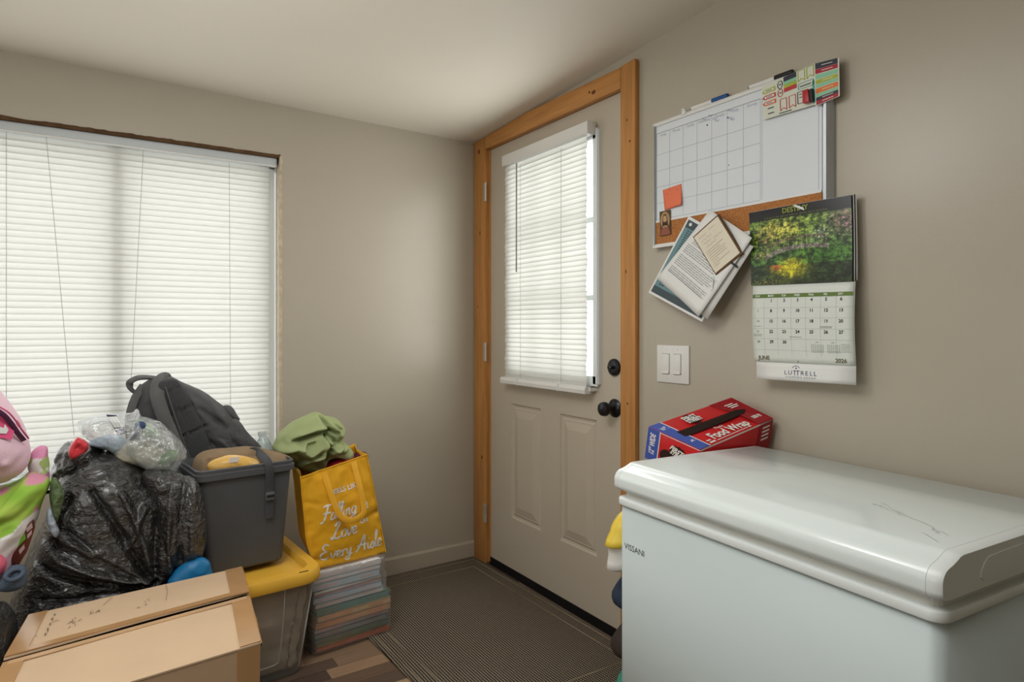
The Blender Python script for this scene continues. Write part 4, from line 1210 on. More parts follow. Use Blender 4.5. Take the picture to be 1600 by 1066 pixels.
tube('moulded_rib', [fr_(-.118, .29), fr_(-.120, .18), fr_(-.130, .055), fr_(-.15, .035), fr_(-.32, .035)], .0022, rib, tt, n=24, k=6)
cl = []
for k in range(29):
    t_ = k / 28; zz = FZ + .012 + (.268 - FZ) * t_
    i_ = .046 + (.014 - .046) * t_ + .012 + (.02 if k in (0, 28) else 0)
    lp_ = []
    for x, y in rrect(-.36 + i_, -i_, i_, .56 - i_, .05, 14):
        n_ = .010 * crumple(Vector((x * 1.0, y, zz * 1.4)), 9, 4) + .004 * mnoise.noise(Vector((x * 40, y * 40, zz * 40)))
        dx, dy = x + .18, y - .28; L_ = math.hypot(dx, dy)
        lp_.append((x + dx / L_ * n_, y + dy / L_ * n_, zz))
    cl.append(lp_)
# long edges need more points than the corners: resample each loop evenly
cl = [[(p_[0], p_[1], lp_[0][2]) for p_ in catmull([(q_[0], q_[1]) for q_ in lp_], 150)] for lp_ in cl]
cl = [[(x + .010 * crumple(Vector((x, y, z * 1.5)), 10, 4) * (1 if abs(y - .28) < .2 else 0), y + .012 * crumple(Vector((x + 5, y, z * 1.5)), 9, 4) * (1 if abs(x + .18) < .13 else 0), z) for x, y, z in lp_] for lp_ in cl]
tag(loft('folded_cloth', cl, mat('grey_brown_fabric', (196, 184, 168), .9, .15, .16, 9, .4, 160), None, local=TM, sharp=180), 'grey brown cloth stuffed inside the clear tote', 'cloth')
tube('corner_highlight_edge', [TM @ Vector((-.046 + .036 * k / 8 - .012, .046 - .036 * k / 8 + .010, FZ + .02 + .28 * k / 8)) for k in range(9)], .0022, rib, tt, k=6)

# ------------------------------------------------------------------ books wrapped in clear film
bk = [('white', (238, 238, 236), .020), ('pale grey', (228, 230, 232), .016), ('pale blue', (200, 222, 232), .026), ('cream white', (236, 232, 226), .012), ('pink', (214, 170, 172), .010), ('sky blue', (198, 218, 230), .022), ('off-white', (232, 234, 234), .020),
      ('teal', (110, 160, 152), .026), ('tan', (224, 190, 146), .022), ('orange-tan', (226, 176, 132), .024), ('lilac grey', (200, 190, 196), .018), ('slate grey', (140, 148, 148), .018), ('dark green', (100, 124, 106), .020), ('olive green', (164, 176, 112), .010), ('red-orange', (198, 96, 54), .014)]
BM = Matrix.Translation((-.99, -.560, 0)) @ Matrix.Rotation(R(6), 4, 'Z')
z = FZ + .008
pages_m = mat('page_edges', (218, 212, 198), .8, .1, .06, 5, .2, 300, stretch=(1, 1, 40))
pos = ['lowest', 'second from the bottom', 'third from the bottom', 'fourth from the bottom', 'fifth from the bottom', 'sixth from the bottom', 'seventh from the bottom', 'eighth from the bottom', 'eighth from the top', 'sixth from the top', 'fifth from the top', 'fourth from the top', 'third from the top', 'second from the top', 'topmost']
pos[8] = 'seventh from the top'
rr = random.Random(12)
nbk = len(bk)
for i, (nm, c, h) in enumerate(reversed(bk)):
    t = thing('book', '%s book, %s of the film-wrapped stack below the yellow bag' % (nm, pos[i]), 'book', tuple(BM @ Vector((.14, .1, z))), 'books in the film-wrapped stack')
    wB = (.285 if i < 8 else .262) + rr.uniform(-.008, .008); dB = .19 + rr.uniform(-.012, .012)
    x0 = .004 + rr.uniform(-.004, .006) + (.008 if i < 8 else 0); y0 = rr.uniform(.002, .012)
    mt_ = BM @ Matrix.Translation((x0, y0, z)) @ Matrix.Rotation(R(rr.uniform(-1.5, 1.5)), 4, 'Z')
    cm = mat('book_cover_' + nm.replace(' ', '_').replace('-', '_'), c, .35, .4, .10, 14)
    hb = h - .0006
    boxes('cover', [((0, 0, 0), (wB, dB, .0022)), ((0, 0, hb - .0022), (wB, dB, hb)), ((0, 0, 0), (wB, .0025, hb))], cm, t, local=mt_)
    box('pages', (.003, .003, .0023), (wB - .003, dB - .003, hb - .0023), pages_m, t, local=mt_)
    if h > .015:
        p = Print(lambda a, b, mt_=mt_, wB=wB, hb=hb: tuple(mt_ @ Vector((a * wB, -.0004, b * hb))))
        p.rect(.06, .25, .30 + rr.random() * .2, .7); p.rect(.68, .3, .90, .65)
        p.build('spine_print', mat('spine_' + nm.replace(' ', '_').replace('-', '_'), tuple(min(235, int(k * f_)) for k, f_ in zip(c, (1.12, .92, .9))), .4), t)
    z += h
ztop = z
film = clear_mat('clear_film', (252, 252, 253), .16, .10, .5, 1.0, 30)
lpz = []
rows_ = 34
for k in range(rows_ + 1):
    t_ = k / rows_; zz = FZ + .006 + (ztop + .008 - FZ - .006) * t_
    wob = .004 * mnoise.noise(Vector((0, 0, zz * 45)))
    xr = .308 + wob if t_ < .55 else (.290 if t_ < .8 else .282) + wob
    lp_ = rrect(-.004 + wob * .6, xr, -.010 + wob, .215, .02, 6)
    lpz.append([(x + .0025 * mnoise.noise(Vector((x * 30, y * 30, zz * 60))), y + .004 * mnoise.noise(Vector((x * 14 + 9, y * 14, zz * 40))), zz) for x, y in lp_])
top_ = lpz[-1]
for s in (.8, .4): lpz.append([(.135 + (x - .135) * s, .1 + (y - .1) * s, ztop + .009 + .003 * mnoise.noise(Vector((x * 40 * s, y * 40, 3)))) for x, y, _ in top_])
fl_ = thing('plastic_wrap', 'clear crinkled plastic film wrapped round the stack of books', 'wrap', tuple(BM @ Vector((.14, .1, FZ))))
loft('film', lpz, film, fl_, local=BM, sharp=180)

# ------------------------------------------------------------------ dark bin with strap
NM = Matrix.Translation((-1.216, -.598, 0)) @ Matrix.Rotation(R(6), 4, 'Z')
bin_m = mat('charcoal_plastic', (80, 82, 85), .55, .35, .03, 20, .05, 300)
bn = thing('storage_bin', 'charcoal plastic bin with a strap over its front, standing on the yellow lid', 'bin', tuple(NM @ Vector((0, .12, .339))))
lo_ = [rl(-.110, .128, .048, .215, .022, .3385), rl(-.116, .132, .040, .222, .024, .346), rl(-.149, .150, .006, .246, .026, .655), rl(-.160, .160, -.005, .256, .03, .657), rl(-.161, .161, -.006, .257, .03, .676), rl(-.156, .156, -.001, .252, .028, .678),
       rl(-.157, .157, -.002, .253, .028, .689), rl(-.150, .150, .005, .246, .026, .691), rl(-.145, .145, .010, .241, .024, .66), rl(-.112, .128, .045, .216, .02, .350)]
loft('bin_body', lo_, bin_m, bn, local=NM, sharp=35)
strap_m = mat('grey_webbing', (70, 73, 76), .7, .3, .06, 40, .3, 500)
sx_ = .062
ribbon('strap', [tuple(NM @ Vector(q)) for q in ((sx_ - .022, .20, .700), (sx_ - .014, .08, .722), (sx_ - .006, .008, .706), (sx_, -.011, .690), (sx_ + .004, -.010, .655), (sx_ + .008, .003, .60), (sx_ + .010, .010, .535), (sx_ + .011, .013, .50))], .026, .003, strap_m, bn, 50)
bkl = box('buckle', (sx_ - .005, -.004, .565), (sx_ + .023, .004, .592), mat('buckle_plastic', (92, 96, 98), .4), bn, bevel=.002, local=NM)
box('buckle_bar', (sx_ - .003, -.0065, .576), (sx_ + .021, -.003, .583), blk_m, bkl, local=NM)
box('barcode_label', (-.146, .011, .46), (-.137, .016, .60), M['paper'], bn, local=NM)
towel = mat('brown_towel', (136, 116, 92), .95, .1, .08, 30, .7, 350)
inT = tag(inflate('brown_towel', [(-1.364, 0.639), (-1.364, 0.690), (-1.349, 0.718), (-1.314, 0.729), (-1.250, 0.729), (-1.181, 0.726), (-1.119, 0.710), (-1.073, 0.692), (-1.047, 0.675), (-1.060, 0.649), (-1.172, 0.640), (-1.294, 0.634)], -.475, .085, .10, towel, None, 90, 20, .006, 14,
    ridges=[([(-1.345, 0.674), (-1.341, 0.710), (-1.322, 0.729)], .010, .010), ([(-1.322, 0.704), (-1.245, 0.712), (-1.143, 0.705)], .012, -.014)], power=.4, seed=3), 'brown folded towel on top of the charcoal bin', 'towel')
yp = thing('yellow_packet', 'yellow crinkled packet tucked under the brown towel in the bin', 'packet', (-1.25, -.56, .69))
inflate('packet_body', [(-1.331, 0.693), (-1.319, 0.709), (-1.293, 0.718), (-1.261, 0.721), (-1.218, 0.712), (-1.181, 0.697), (-1.177, 0.675), (-1.246, 0.662), (-1.312, 0.662)], -.553, .03, .03, mat('yellow_foil', (216, 172, 88), .35, .5, .1, 20, .3, 40), yp, 60, 14, .006, 22)
p = Print(lambda a, b: (a, -.586, b)); q = [(-1.275, 0.703), (-1.245, 0.704), (-1.241, 0.720), (-1.269, 0.721)]; p.poly(q); p.build('packet_label', mat('pale_label', (222, 214, 206), .5), yp)

# water bottle
(bx_, bz_), (_, bzt) = [(-1.107, 0.664), (-1.121, 0.760)]
bo = thing('water_bottle', 'clear empty plastic water bottle beside the green blanket', 'bottle', (bx_, -.315, bz_ - .13))
bw_m = clear_mat('bottle_plastic', (236, 244, 246), .06, .06, .3, .2, 60)
bax = Vector((-.12, 0, 1)).normalized()
H0 = bzt - bz_ + .13
prof = [(0, 0), (.026, 0), (.030, .006)]
for k in range(8): prof += [(.030, .012 + k * .012), (.0285, .018 + k * .012)]
prof += [(.031, .112), (.031, H0 - .075), (.029, H0 - .06), (.023, H0 - .042), (.015, H0 - .028), (.0125, H0 - .022), (.0125, H0 - .018)]
lathe('bottle_body', prof, (bx_ + .02, -.315, bz_ - .13), bax, bw_m, bo)
lathe('bottle_cap', [(.0, H0 - .019), (.0145, H0 - .019), (.0148, H0 - .004), (.012, H0), (0, H0)], (bx_ + .02, -.315, bz_ - .13), bax, clear_mat('cap_plastic', (230, 236, 236), .45, .2, .2, .2), bo)

# ------------------------------------------------------------------ yellow tote bag
yb = thing('tote_bag', 'yellow reusable shopping bag with white script lettering, full of clothes', 'bag', (-.85, -.42, .26))
yel = mat('yellow_bag_fabric', (232, 174, 38), .55, .3, .05, 8, .2, 220)
YL = [(-1.029, 0.615), (-1.016, 0.488), (-1.002, 0.364), (-0.966, 0.276)]; YR = [(-0.770, 0.663), (-0.745, 0.538), (-0.719, 0.406), (-0.693, 0.273)]
YLc = catmull([(*q,) for q in YL], 33, False)[::-1]; YRc = catmull([(*q,) for q in YR], 33, False)[::-1]
def Fy(s, t, back=0):
    k = min(max(t, 0), 1) * 32; i = min(int(k), 31); f_ = k - i
    l = YLc[i] * (1 - f_) + YLc[i + 1] * f_; r = YRc[i] * (1 - f_) + YRc[i + 1] * f_
    p = l * (1 - s) + r * s
    yy = -.525 + .035 * s
    bul = math.sin(math.pi * min(max(s, 0), 1)) * (math.sin(math.pi * min(1, max(t, 0) * .95 + .05)))
    wv = .004 * mnoise.noise(Vector((s * 5, t * 7, 1))) + .0035 * crumple(Vector((s * 3, t * 4, 2 + back)), 2.0, 2)
    wv -= .010 * math.exp(-((t - .30 - .12 * s) / .022) ** 2) * max(0, s - .55) * 2
    wv -= .008 * math.exp(-((t - .10 + .1 * s) / .03) ** 2) * max(0, .5 - s) * 2
    wv -= .006 * math.exp(-((t - .73 + .25 * s) / .02) ** 2) * max(0, .45 - s) * 2
    if back: return (p[0] + .012, yy + .155 + .02 * bul + wv, p[1] + .010 * t + .004)
    return (p[0], yy - .022 * bul - wv, p[1])
def gridmesh(fn, nu, nv):
    V = [fn(i / nu, j / nv) for i in range(nu + 1) for j in range(nv + 1)]
    F = [(i * (nv + 1) + j, (i + 1) * (nv + 1) + j, (i + 1) * (nv + 1) + j + 1, i * (nv + 1) + j + 1) for i in range(nu) for j in range(nv)]
    return V, F
def panel(name, fn, nu, nv, m, par):
    V, F = gridmesh(fn, nu, nv); o = obj(name, V, F, m, par, smooth=True)
    md = o.modifiers.new('thickness', 'SOLIDIFY'); md.thickness = .0015; md.offset = 0
    return o
panel('front_panel', lambda s, t: Fy(s, t), 40, 48, yel, yb)
panel('back_panel', lambda s, t: Fy(s, t, 1), 20, 24, yel, yb)
def gus(sd):
    def f(s, t):
        a = Vector(Fy(sd, t)); b = Vector(Fy(sd, t, 1)); p = a.lerp(b, s)
        p.x += (.012 if sd == 0 else -.016) * math.sin(math.pi * s) * t
        return tuple(p)
    return f
panel('gusset', gus(0), 8, 20, yel, yb); panel('gusset', gus(1), 8, 20, yel, yb)
panel('base', lambda s, t: tuple(Vector(Fy(s, 0)).lerp(Vector(Fy(s, 0, 1)), t)), 16, 8, yel, yb)
def piping(sd):
    return tube('piping', [Vector(Fy(sd, k / 24)) + Vector((0, -.001, 0)) for k in range(25)], .0022, yel, yb, k=6)
piping(0); piping(1)
tube('hem', [Vector(Fy(k / 20, .995)) + Vector((0, -.001, 0)) for k in range(21)], .0026, yel, yb, k=6)
hx = [(508, 742), (515, 766), (523, 790), (531, 806), (543, 813), (556, 811), (567, 802), (567, 784), (563, 760), (557, 728)]
HP = [(-0.949, 0.623), (-0.932, 0.561), (-0.914, 0.503), (-0.895, 0.465), (-0.866, 0.444), (-0.835, 0.444), (-0.808, 0.461), (-0.808, 0.501), (-0.818, 0.559), (-0.833, 0.646)]
HY = [-.540, -.553, -.560, -.563, -.565, -.565, -.562, -.556, -.548, -.522]
ribbon('handle', [(q[0], y_, q[1]) for q, y_ in zip(HP, HY)], .021, .0025, mat('yellow_webbing', (238, 178, 52), .6, .3, .05, 30, .3, 400), yb, 60)
HP = [(-0.818, 0.582), (-0.808, 0.619), (-0.792, 0.625), (-0.777, 0.595)]
ribbon('handle', [(q[0], -.37, q[1]) for q in HP], .022, .0025, yel, yb, 24)
ym = lambda x, y: (lambda q: (q[0], q[1] - .0025, q[2]))(Fy(x, y))
wt = mat('white_bag_print', (228, 226, 214), .6)
YW, YH = .285, .40
ymm = lambda x, y: ym(x / YW, y / YH)
def sline(letters, x, y, h, w, sl=.25):
    """brush-script words: each letter is a list of strokes in a unit box; a and d are one font"""
    p = Print(ymm)
    for ch in letters:
        if ch == ' ': x += h * .32; continue
        adv, strokes = SCRIPT[ch]
        for st_ in strokes: p.stroke([(x + (a + sl * b) * h, y + b * h) for a, b in st_], w * (1.25 if ch.isupper() else 1))
        x += adv * h
    return p
SCRIPT = {
 'F': (.52, [[(-.05, .98), (.2, 1.06), (.62, 1.0)], [(.24, 1.02), (.2, .5), (.1, .0), (-.1, -.06)], [(.0, .52), (.2, .56), (.48, .54)]]),
 'L': (.55, [[(.1, .8), (.25, 1.05), (.38, .95), (.22, .5), (.05, .02), (-.08, .08), (.1, .12), (.3, -.02), (.55, .1)]]),
 'E': (.55, [[(.45, .92), (.25, 1.04), (.1, .85), (.26, .58), (.36, .55)], [(.28, .56), (.02, .4), (.0, .1), (.2, -.03), (.46, .14)]]),
 'A': (.62, [[(-.1, .0), (.1, .3), (.4, 1.02), (.42, .5), (.44, .0)], [(-.05, .36), (.2, .42), (.6, .38)]]),
 'a': (.38, [[(.3, .42), (.12, .46), (.02, .2), (.1, .0), (.24, .12), (.31, .44), (.28, .1), (.38, .04)]]),
 'l': (.22, [[(.0, .1), (.14, .6), (.18, 1.0), (.1, 1.0), (.07, .5), (.1, .04), (.22, .08)]]),
 'i': (.2, [[(.06, .44), (.05, .1), (.12, .02), (.2, .1)], [(.1, .66), (.115, .70)]]),
 'n': (.40, [[(.04, .44), (.04, .0)], [(.04, .28), (.18, .46), (.26, .36), (.25, .06), (.38, .06)]]),
 'g': (.38, [[(.3, .42), (.12, .46), (.02, .22), (.1, .04), (.24, .14), (.31, .44), (.27, -.2), (.1, -.36), (-.02, -.24), (.2, -.06), (.38, .06)]]),
 'o': (.36, [[(.2, .46), (.05, .34), (.04, .1), (.16, .0), (.3, .14), (.28, .38), (.18, .46), (.36, .38)]]),
 'v': (.34, [[(.02, .42), (.06, .1), (.12, .0), (.24, .2), (.28, .46), (.36, .40)]]),
 'e': (.32, [[(.04, .2), (.2, .26), (.24, .4), (.14, .46), (.03, .3), (.05, .08), (.16, .0), (.32, .1)]]),
 'r': (.30, [[(.04, .44), (.06, .2), (.04, .0)], [(.05, .26), (.16, .42), (.28, .42)]]),
 'y': (.38, [[(.02, .44), (.04, .14), (.14, .06), (.28, .44)], [(.28, .44), (.22, -.1), (.06, -.34), (-.08, -.24), (.14, -.06), (.38, .06)]]),
 's': (.28, [[(.0, .06), (.18, .44), (.24, .2), (.16, .0), (.04, .06)], [(.2, .04), (.28, .1)]]),
}
p = Print(ymm); p.text('FEELS LIKE', .165, .300, .026, bold=.0008); p.build('slogan_capitals', wt, yb)
sline('Falling in', .058, .196, .058, .0058).build('slogan_script', wt, yb)
sline('Love', .085, .116, .062, .006).build('slogan_script', wt, yb)
p = Print(ymm); p.text('ON', .218, .152, .020, bold=.0008); p.build('slogan_capitals', wt, yb)
sline('Every Aisle', .026, .034, .064, .006).build('slogan_script', wt, yb)
redm = mat('crimson_cloth', (150, 28, 44), .85, .2, .12, 12, .4, 160)
tag(inflate('red_cloth', [(-0.944, 0.579), (-0.930, 0.602), (-0.901, 0.627), (-0.871, 0.643), (-0.831, 0.644), (-0.775, 0.632), (-0.760, 0.611), (-0.765, 0.564), (-0.856, 0.526), (-0.918, 0.535)], -.43, .05, .05, redm, None, 70, 16, .010, 16,
    ridges=[([(-0.902, 0.602), (-0.887, 0.634)], .008, .010), ([(-0.863, 0.604), (-0.848, 0.644)], .008, -.012)], seed=1), 'crimson cloth sticking out of the yellow bag', 'cloth')
tag(inflate('printed_cloth', [(-0.937, 0.582), (-0.913, 0.602), (-0.874, 0.619), (-0.845, 0.625), (-0.825, 0.621), (-0.830, 0.597), (-0.870, 0.578), (-0.913, 0.564)], -.475, .022, .02, mat('grey_printed_cloth', (172, 164, 156), .85, .2, .35, 60, .3, 120), None, 60, 14, .006, 20, seed=2), 'grey printed cloth against the front edge of the yellow bag', 'cloth')
tag(inflate('plum_cloth', [(-0.808, 0.609), (-0.798, 0.643), (-0.777, 0.656), (-0.746, 0.652), (-0.740, 0.627), (-0.761, 0.594), (-0.792, 0.583)], -.415, .04, .04, mat('plum_cloth', (96, 32, 58), .85, .2, .3, 40, .3, 120), None, 60, 14, .006, 20, seed=6), 'plum patterned cloth in the right corner of the yellow bag', 'cloth')

# green blanket heaped between bin and yellow bag
grn = mat('sage_fleece', (156, 167, 120), .95, .12, .05, 10, .5, 420)
yG = -.36
BR = [([(-1.088, 0.706), (-1.056, 0.731), (-1.004, 0.735), (-0.952, 0.754), (-0.906, 0.760)], .012, -.020), ([(-1.004, 0.702), (-0.994, 0.725), (-0.966, 0.732)], .007, .012), ([(-1.072, 0.691), (-1.022, 0.704), (-0.980, 0.671), (-0.921, 0.718)], .012, .022),
      ([(-1.045, 0.730), (-1.013, 0.750), (-0.957, 0.764), (-0.904, 0.769)], .010, .020), ([(-0.923, 0.809), (-0.899, 0.759), (-0.875, 0.747)], .006, -.022), ([(-0.906, 0.813), (-0.884, 0.768), (-0.860, 0.736)], .008, .020), ([(-0.918, 0.742), (-0.918, 0.694), (-0.916, 0.655)], .005, -.030),
      ([(-0.904, 0.745), (-0.884, 0.714), (-0.909, 0.693)], .008, -.020), ([(-0.914, 0.732), (-0.906, 0.702), (-0.884, 0.685), (-0.857, 0.692)], .007, .018), ([(-0.894, 0.679), (-0.847, 0.679), (-0.822, 0.689)], .010, .012), ([(-0.985, 0.648), (-0.933, 0.666), (-0.921, 0.718)], .010, .020), ([(-1.027, 0.681), (-0.980, 0.652), (-0.942, 0.629)], .012, -.010), ([(-0.884, 0.799), (-0.852, 0.765)], .006, .012)]
tag(inflate('green_blanket', [(-1.083, 0.690), (-1.076, 0.718), (-1.065, 0.738), (-1.039, 0.762), (-1.004, 0.788), (-0.966, 0.805), (-0.932, 0.817), (-0.912, 0.815), (-0.887, 0.801), (-0.852, 0.791), (-0.827, 0.764), (-0.819, 0.743), (-0.829, 0.719), (-0.821, 0.698), (-0.798, 0.675), (-0.775, 0.637), (-0.790, 0.619), (-0.832, 0.633), (-0.877, 0.636), (-0.895, 0.626), (-0.905, 0.600), (-0.932, 0.588), (-0.966, 0.597), (-1.004, 0.619), (-1.016, 0.649), (-1.051, 0.658)], yG, .12, .12, grn, None, 180, 44, .014, 10, 3, ridge=False, ridges=[(a_, b_, c_ * 1.7) for a_, b_, c_ in BR], power=.42, center=(-.935, .69), seed=4), 'sage green fleece blanket heaped on top of the yellow bag', 'blanket')

# ------------------------------------------------------------------ backpack
pk = mat('black_pack_fabric', (80, 80, 81), .75, .25, .10, 12, .35, 300)
pk_m = mat('black_pack_mesh', (68, 69, 70), .9, .15, .2, 200, .8, 420)
pk_s = mat('pack_strap_fabric', (92, 92, 92), .7, .3, .08, 30, .3, 300)
bp_ = thing('backpack', 'charcoal backpack leaning against the blind behind the dark bin', 'backpack', (-1.25, -.17, .36))
seams = [([(-1.439, 0.911), (-1.392, 0.935)], .004, -.006), ([(-1.419, 0.834), (-1.345, 0.868)], .004, -.007), ([(-1.378, 0.758), (-1.303, 0.788)], .004, -.007), ([(-1.394, 0.963), (-1.378, 0.935), (-1.345, 0.866), (-1.305, 0.788), (-1.277, 0.704), (-1.264, 0.655)], .005, -.010),
         ([(-1.503, 0.861), (-1.476, 0.879)], .004, -.005), ([(-1.345, 0.933), (-1.281, 0.873), (-1.234, 0.794)], .014, .014), ([(-1.320, 0.848), (-1.249, 0.791)], .010, -.010), ([(-1.281, 0.728), (-1.238, 0.662)], .008, -.012), ([(-1.249, 0.725), (-1.189, 0.656)], .008, .010)]
inflate('pack_body', [(-1.512, 0.714), (-1.528, 0.830), (-1.516, 0.893), (-1.493, 0.940), (-1.456, 0.964), (-1.407, 0.965), (-1.356, 0.936), (-1.295, 0.902), (-1.246, 0.862), (-1.215, 0.831), (-1.173, 0.773), (-1.127, 0.714), (-1.088, 0.670), (-1.079, 0.555), (-1.088, 0.455), (-1.155, 0.428), (-1.291, 0.449), (-1.360, 0.496), (-1.427, 0.588)], -.17, .11, .10, pk, bp_, 150, 34, .006, 16, 2, ridges=seams, power=.38, q=3.2, center=(-1.33, .78), seed=2)
inflate('back_panel_padding', [(-1.455, 0.934), (-1.423, 0.960), (-1.395, 0.959), (-1.374, 0.930), (-1.341, 0.864), (-1.304, 0.787), (-1.282, 0.710), (-1.291, 0.612), (-1.346, 0.615), (-1.395, 0.703), (-1.431, 0.802)], -.255, .035, .03, pk_m, bp_, 90, 22, .0, 10, 2, ridges=[(a, w * .9, h * 1.4) for a, w, h in seams[:3]], power=.3, q=5)
inflate('side_pocket', [(-1.299, 0.767), (-1.247, 0.781), (-1.192, 0.798), (-1.162, 0.760), (-1.130, 0.718), (-1.105, 0.691), (-1.107, 0.647), (-1.171, 0.640), (-1.249, 0.649), (-1.277, 0.704)], -.235, .045, .03, pk, bp_, 80, 20, .008, 22, 2, ridges=[([(-1.300, 0.764), (-1.244, 0.778), (-1.193, 0.795)], .004, .006), ([(-1.270, 0.728), (-1.218, 0.661)], .008, -.010), ([(-1.227, 0.743), (-1.162, 0.665)], .008, -.008)], power=.4)
inflate('top_flap', [(-1.238, 0.835), (-1.227, 0.849), (-1.202, 0.844), (-1.182, 0.811), (-1.172, 0.791), (-1.191, 0.782), (-1.223, 0.804)], -.20, .03, .02, pk, bp_, 40, 10, .003, 20, 2)
def spath(px_, ys): return [(q[0], y_, q[1]) for q, y_ in zip(px_, ys)]
ribbon('shoulder_strap', spath([(-1.419, 0.937), (-1.423, 0.960), (-1.443, 0.954), (-1.457, 0.916), (-1.445, 0.857), (-1.419, 0.782), (-1.390, 0.706), (-1.362, 0.643), (-1.324, 0.602)], [-.12, -.17, -.24, -.285, -.305, -.31, -.31, -.30, -.27]), .044, .012, pk_s, bp_, 50)
ribbon('shoulder_strap', spath([(-1.491, 0.937), (-1.518, 0.897), (-1.534, 0.846), (-1.538, 0.795), (-1.530, 0.722)], [-.19, -.22, -.24, -.25, -.24]), .030, .012, pk_s, bp_, 40, wdir=(-.6, -1, 0))
ribbon('carry_handle', spath([(-1.449, 0.961), (-1.482, 0.967), (-1.513, 0.966), (-1.535, 0.951), (-1.531, 0.928), (-1.510, 0.913), (-1.478, 0.930)], [-.17, -.19, -.2, -.2, -.2, -.19, -.17]), .024, .006, pk_s, bp_, 50, wdir=(.2, -.5, .9))
tube('strap_piping', spath([(-1.436, 0.966), (-1.424, 0.907), (-1.404, 0.833), (-1.376, 0.740), (-1.347, 0.664), (-1.310, 0.608)], [-.25, -.305, -.322, -.325, -.315, -.285]), .0022, mat('grey_piping', (84, 84, 82), .6), bp_, n=40)

# ------------------------------------------------------------------ black garbage bags
gb = bpy.data.materials.new('black_bag_film'); gb.use_nodes = True
nt = gb.node_tree; n = nt.nodes; L = nt.links
b = n['Principled BSDF']; b.inputs['Base Color'].default_value = (.016, .015, .014, 1); b.inputs['Roughness'].default_value = .24; b.inputs['Specular IOR Level'].default_value = .8; b.inputs['Coat Weight'].default_value = .5; b.inputs['Coat Roughness'].default_value = .10
tc = n.new('ShaderNodeTexCoord'); mp = n.new('ShaderNodeMapping'); mp.inputs['Scale'].default_value = (1, 1, 1.6); mp.inputs['Rotation'].default_value = (0, .5, 0)
L.new(tc.outputs['Object'], mp.inputs['Vector'])
n1 = n.new('ShaderNodeTexNoise'); n1.inputs['Scale'].default_value = 42; n1.inputs['Detail'].default_value = 5; n1.inputs['Distortion'].default_value = .8
n2 = n.new('ShaderNodeTexNoise'); n2.inputs['Scale'].default_value = 110; n2.inputs['Detail'].default_value = 3
L.new(mp.outputs[0], n1.inputs['Vector']); L.new(mp.outputs[0], n2.inputs['Vector'])
ad = n.new('ShaderNodeMath'); ad.operation = 'MULTIPLY_ADD'; ad.inputs[1].default_value = .3
L.new(n2.outputs['Fac'], ad.inputs[0]); L.new(n1.outputs['Fac'], ad.inputs[2])
bmp = n.new('ShaderNodeBump'); bmp.inputs['Strength'].default_value = 1.0; bmp.inputs['Distance'].default_value = .016
L.new(ad.outputs[0], bmp.inputs['Height']); L.new(bmp.outputs['Normal'], b.inputs['Normal'])
gbg = thing('garbage_bag', 'bulging black garbage bag between the window and the cardboard box', 'bag', (-1.57, -.46, FZ))
knot_ = (237, 903)
folds = []
for pl, w_, h_ in (([(-1.496, 0.384), (-1.557, 0.502), (-1.606, 0.605), (-1.644, 0.670)], .012, -.020), ([(-1.496, 0.393), (-1.521, 0.514), (-1.549, 0.596), (-1.574, 0.657)], .010, .018), ([(-1.491, 0.392), (-1.491, 0.489), (-1.481, 0.585), (-1.463, 0.641)], .014, -.020), ([(-1.498, 0.388), (-1.622, 0.439), (-1.714, 0.491), (-1.772, 0.533)], .012, .020),
                   ([(-1.498, 0.382), (-1.637, 0.414), (-1.729, 0.457), (-1.787, 0.491)], .010, -.018), ([(-1.508, 0.396), (-1.606, 0.477), (-1.684, 0.534), (-1.743, 0.563)], .012, .018), ([(-1.524, 0.403), (-1.637, 0.498), (-1.699, 0.568)], .010, -.014), ([(-1.494, 0.378), (-1.637, 0.383), (-1.758, 0.386)], .012, -.012), ([(-1.453, 0.404), (-1.453, 0.522), (-1.443, 0.618)], .012, .016),
                   ([(-1.413, 0.415), (-1.418, 0.535), (-1.404, 0.633)], .012, -.014), ([(-1.516, 0.610), (-1.538, 0.556), (-1.557, 0.502)], .010, .012), ([(-1.699, 0.656), (-1.720, 0.605), (-1.729, 0.533)], .012, -.016), ([(-1.668, 0.725), (-1.590, 0.744), (-1.508, 0.696), (-1.453, 0.620)], .018, .018), ([(-1.590, 0.768), (-1.524, 0.717), (-1.494, 0.645)], .008, -.016), ([(-1.549, 0.758), (-1.474, 0.681), (-1.463, 0.631)], .008, .014)):
    folds.append((pl, w_ * .8, h_ * 1.35))
BG = [(-1.753, 0.594), (-1.743, 0.660), (-1.724, 0.715), (-1.699, 0.737), (-1.653, 0.760), (-1.603, 0.760), (-1.559, 0.744), (-1.508, 0.711), (-1.463, 0.687), (-1.415, 0.671), (-1.389, 0.647), (-1.375, 0.588), (-1.373, 0.502), (-1.381, 0.430), (-1.404, 0.392), (-1.433, 0.351), (-1.459, 0.299), (-1.463, 0.134), (-1.508, 0.105), (-1.620, 0.128), (-1.702, 0.159), (-1.771, 0.206), (-1.840, 0.234), (-1.864, 0.269), (-1.849, 0.330), (-1.823, 0.408), (-1.793, 0.487)]
inflate('bag_body', BG, -.435, .235, .20, gb, gbg, 300, 80, .015, 8, 5, ridges=folds, power=.34, q=3.6, seed=1, st=(1, 1, 1.25))
inflate('gathered_neck', [(-1.742, 0.689), (-1.742, 0.735), (-1.727, 0.771), (-1.702, 0.791), (-1.676, 0.781), (-1.640, 0.791), (-1.624, 0.764), (-1.637, 0.734), (-1.673, 0.722), (-1.698, 0.697), (-1.724, 0.667)], -.47, .085, .08, gb, gbg, 110, 24, .026, 16, 3, power=.5, seed=7)
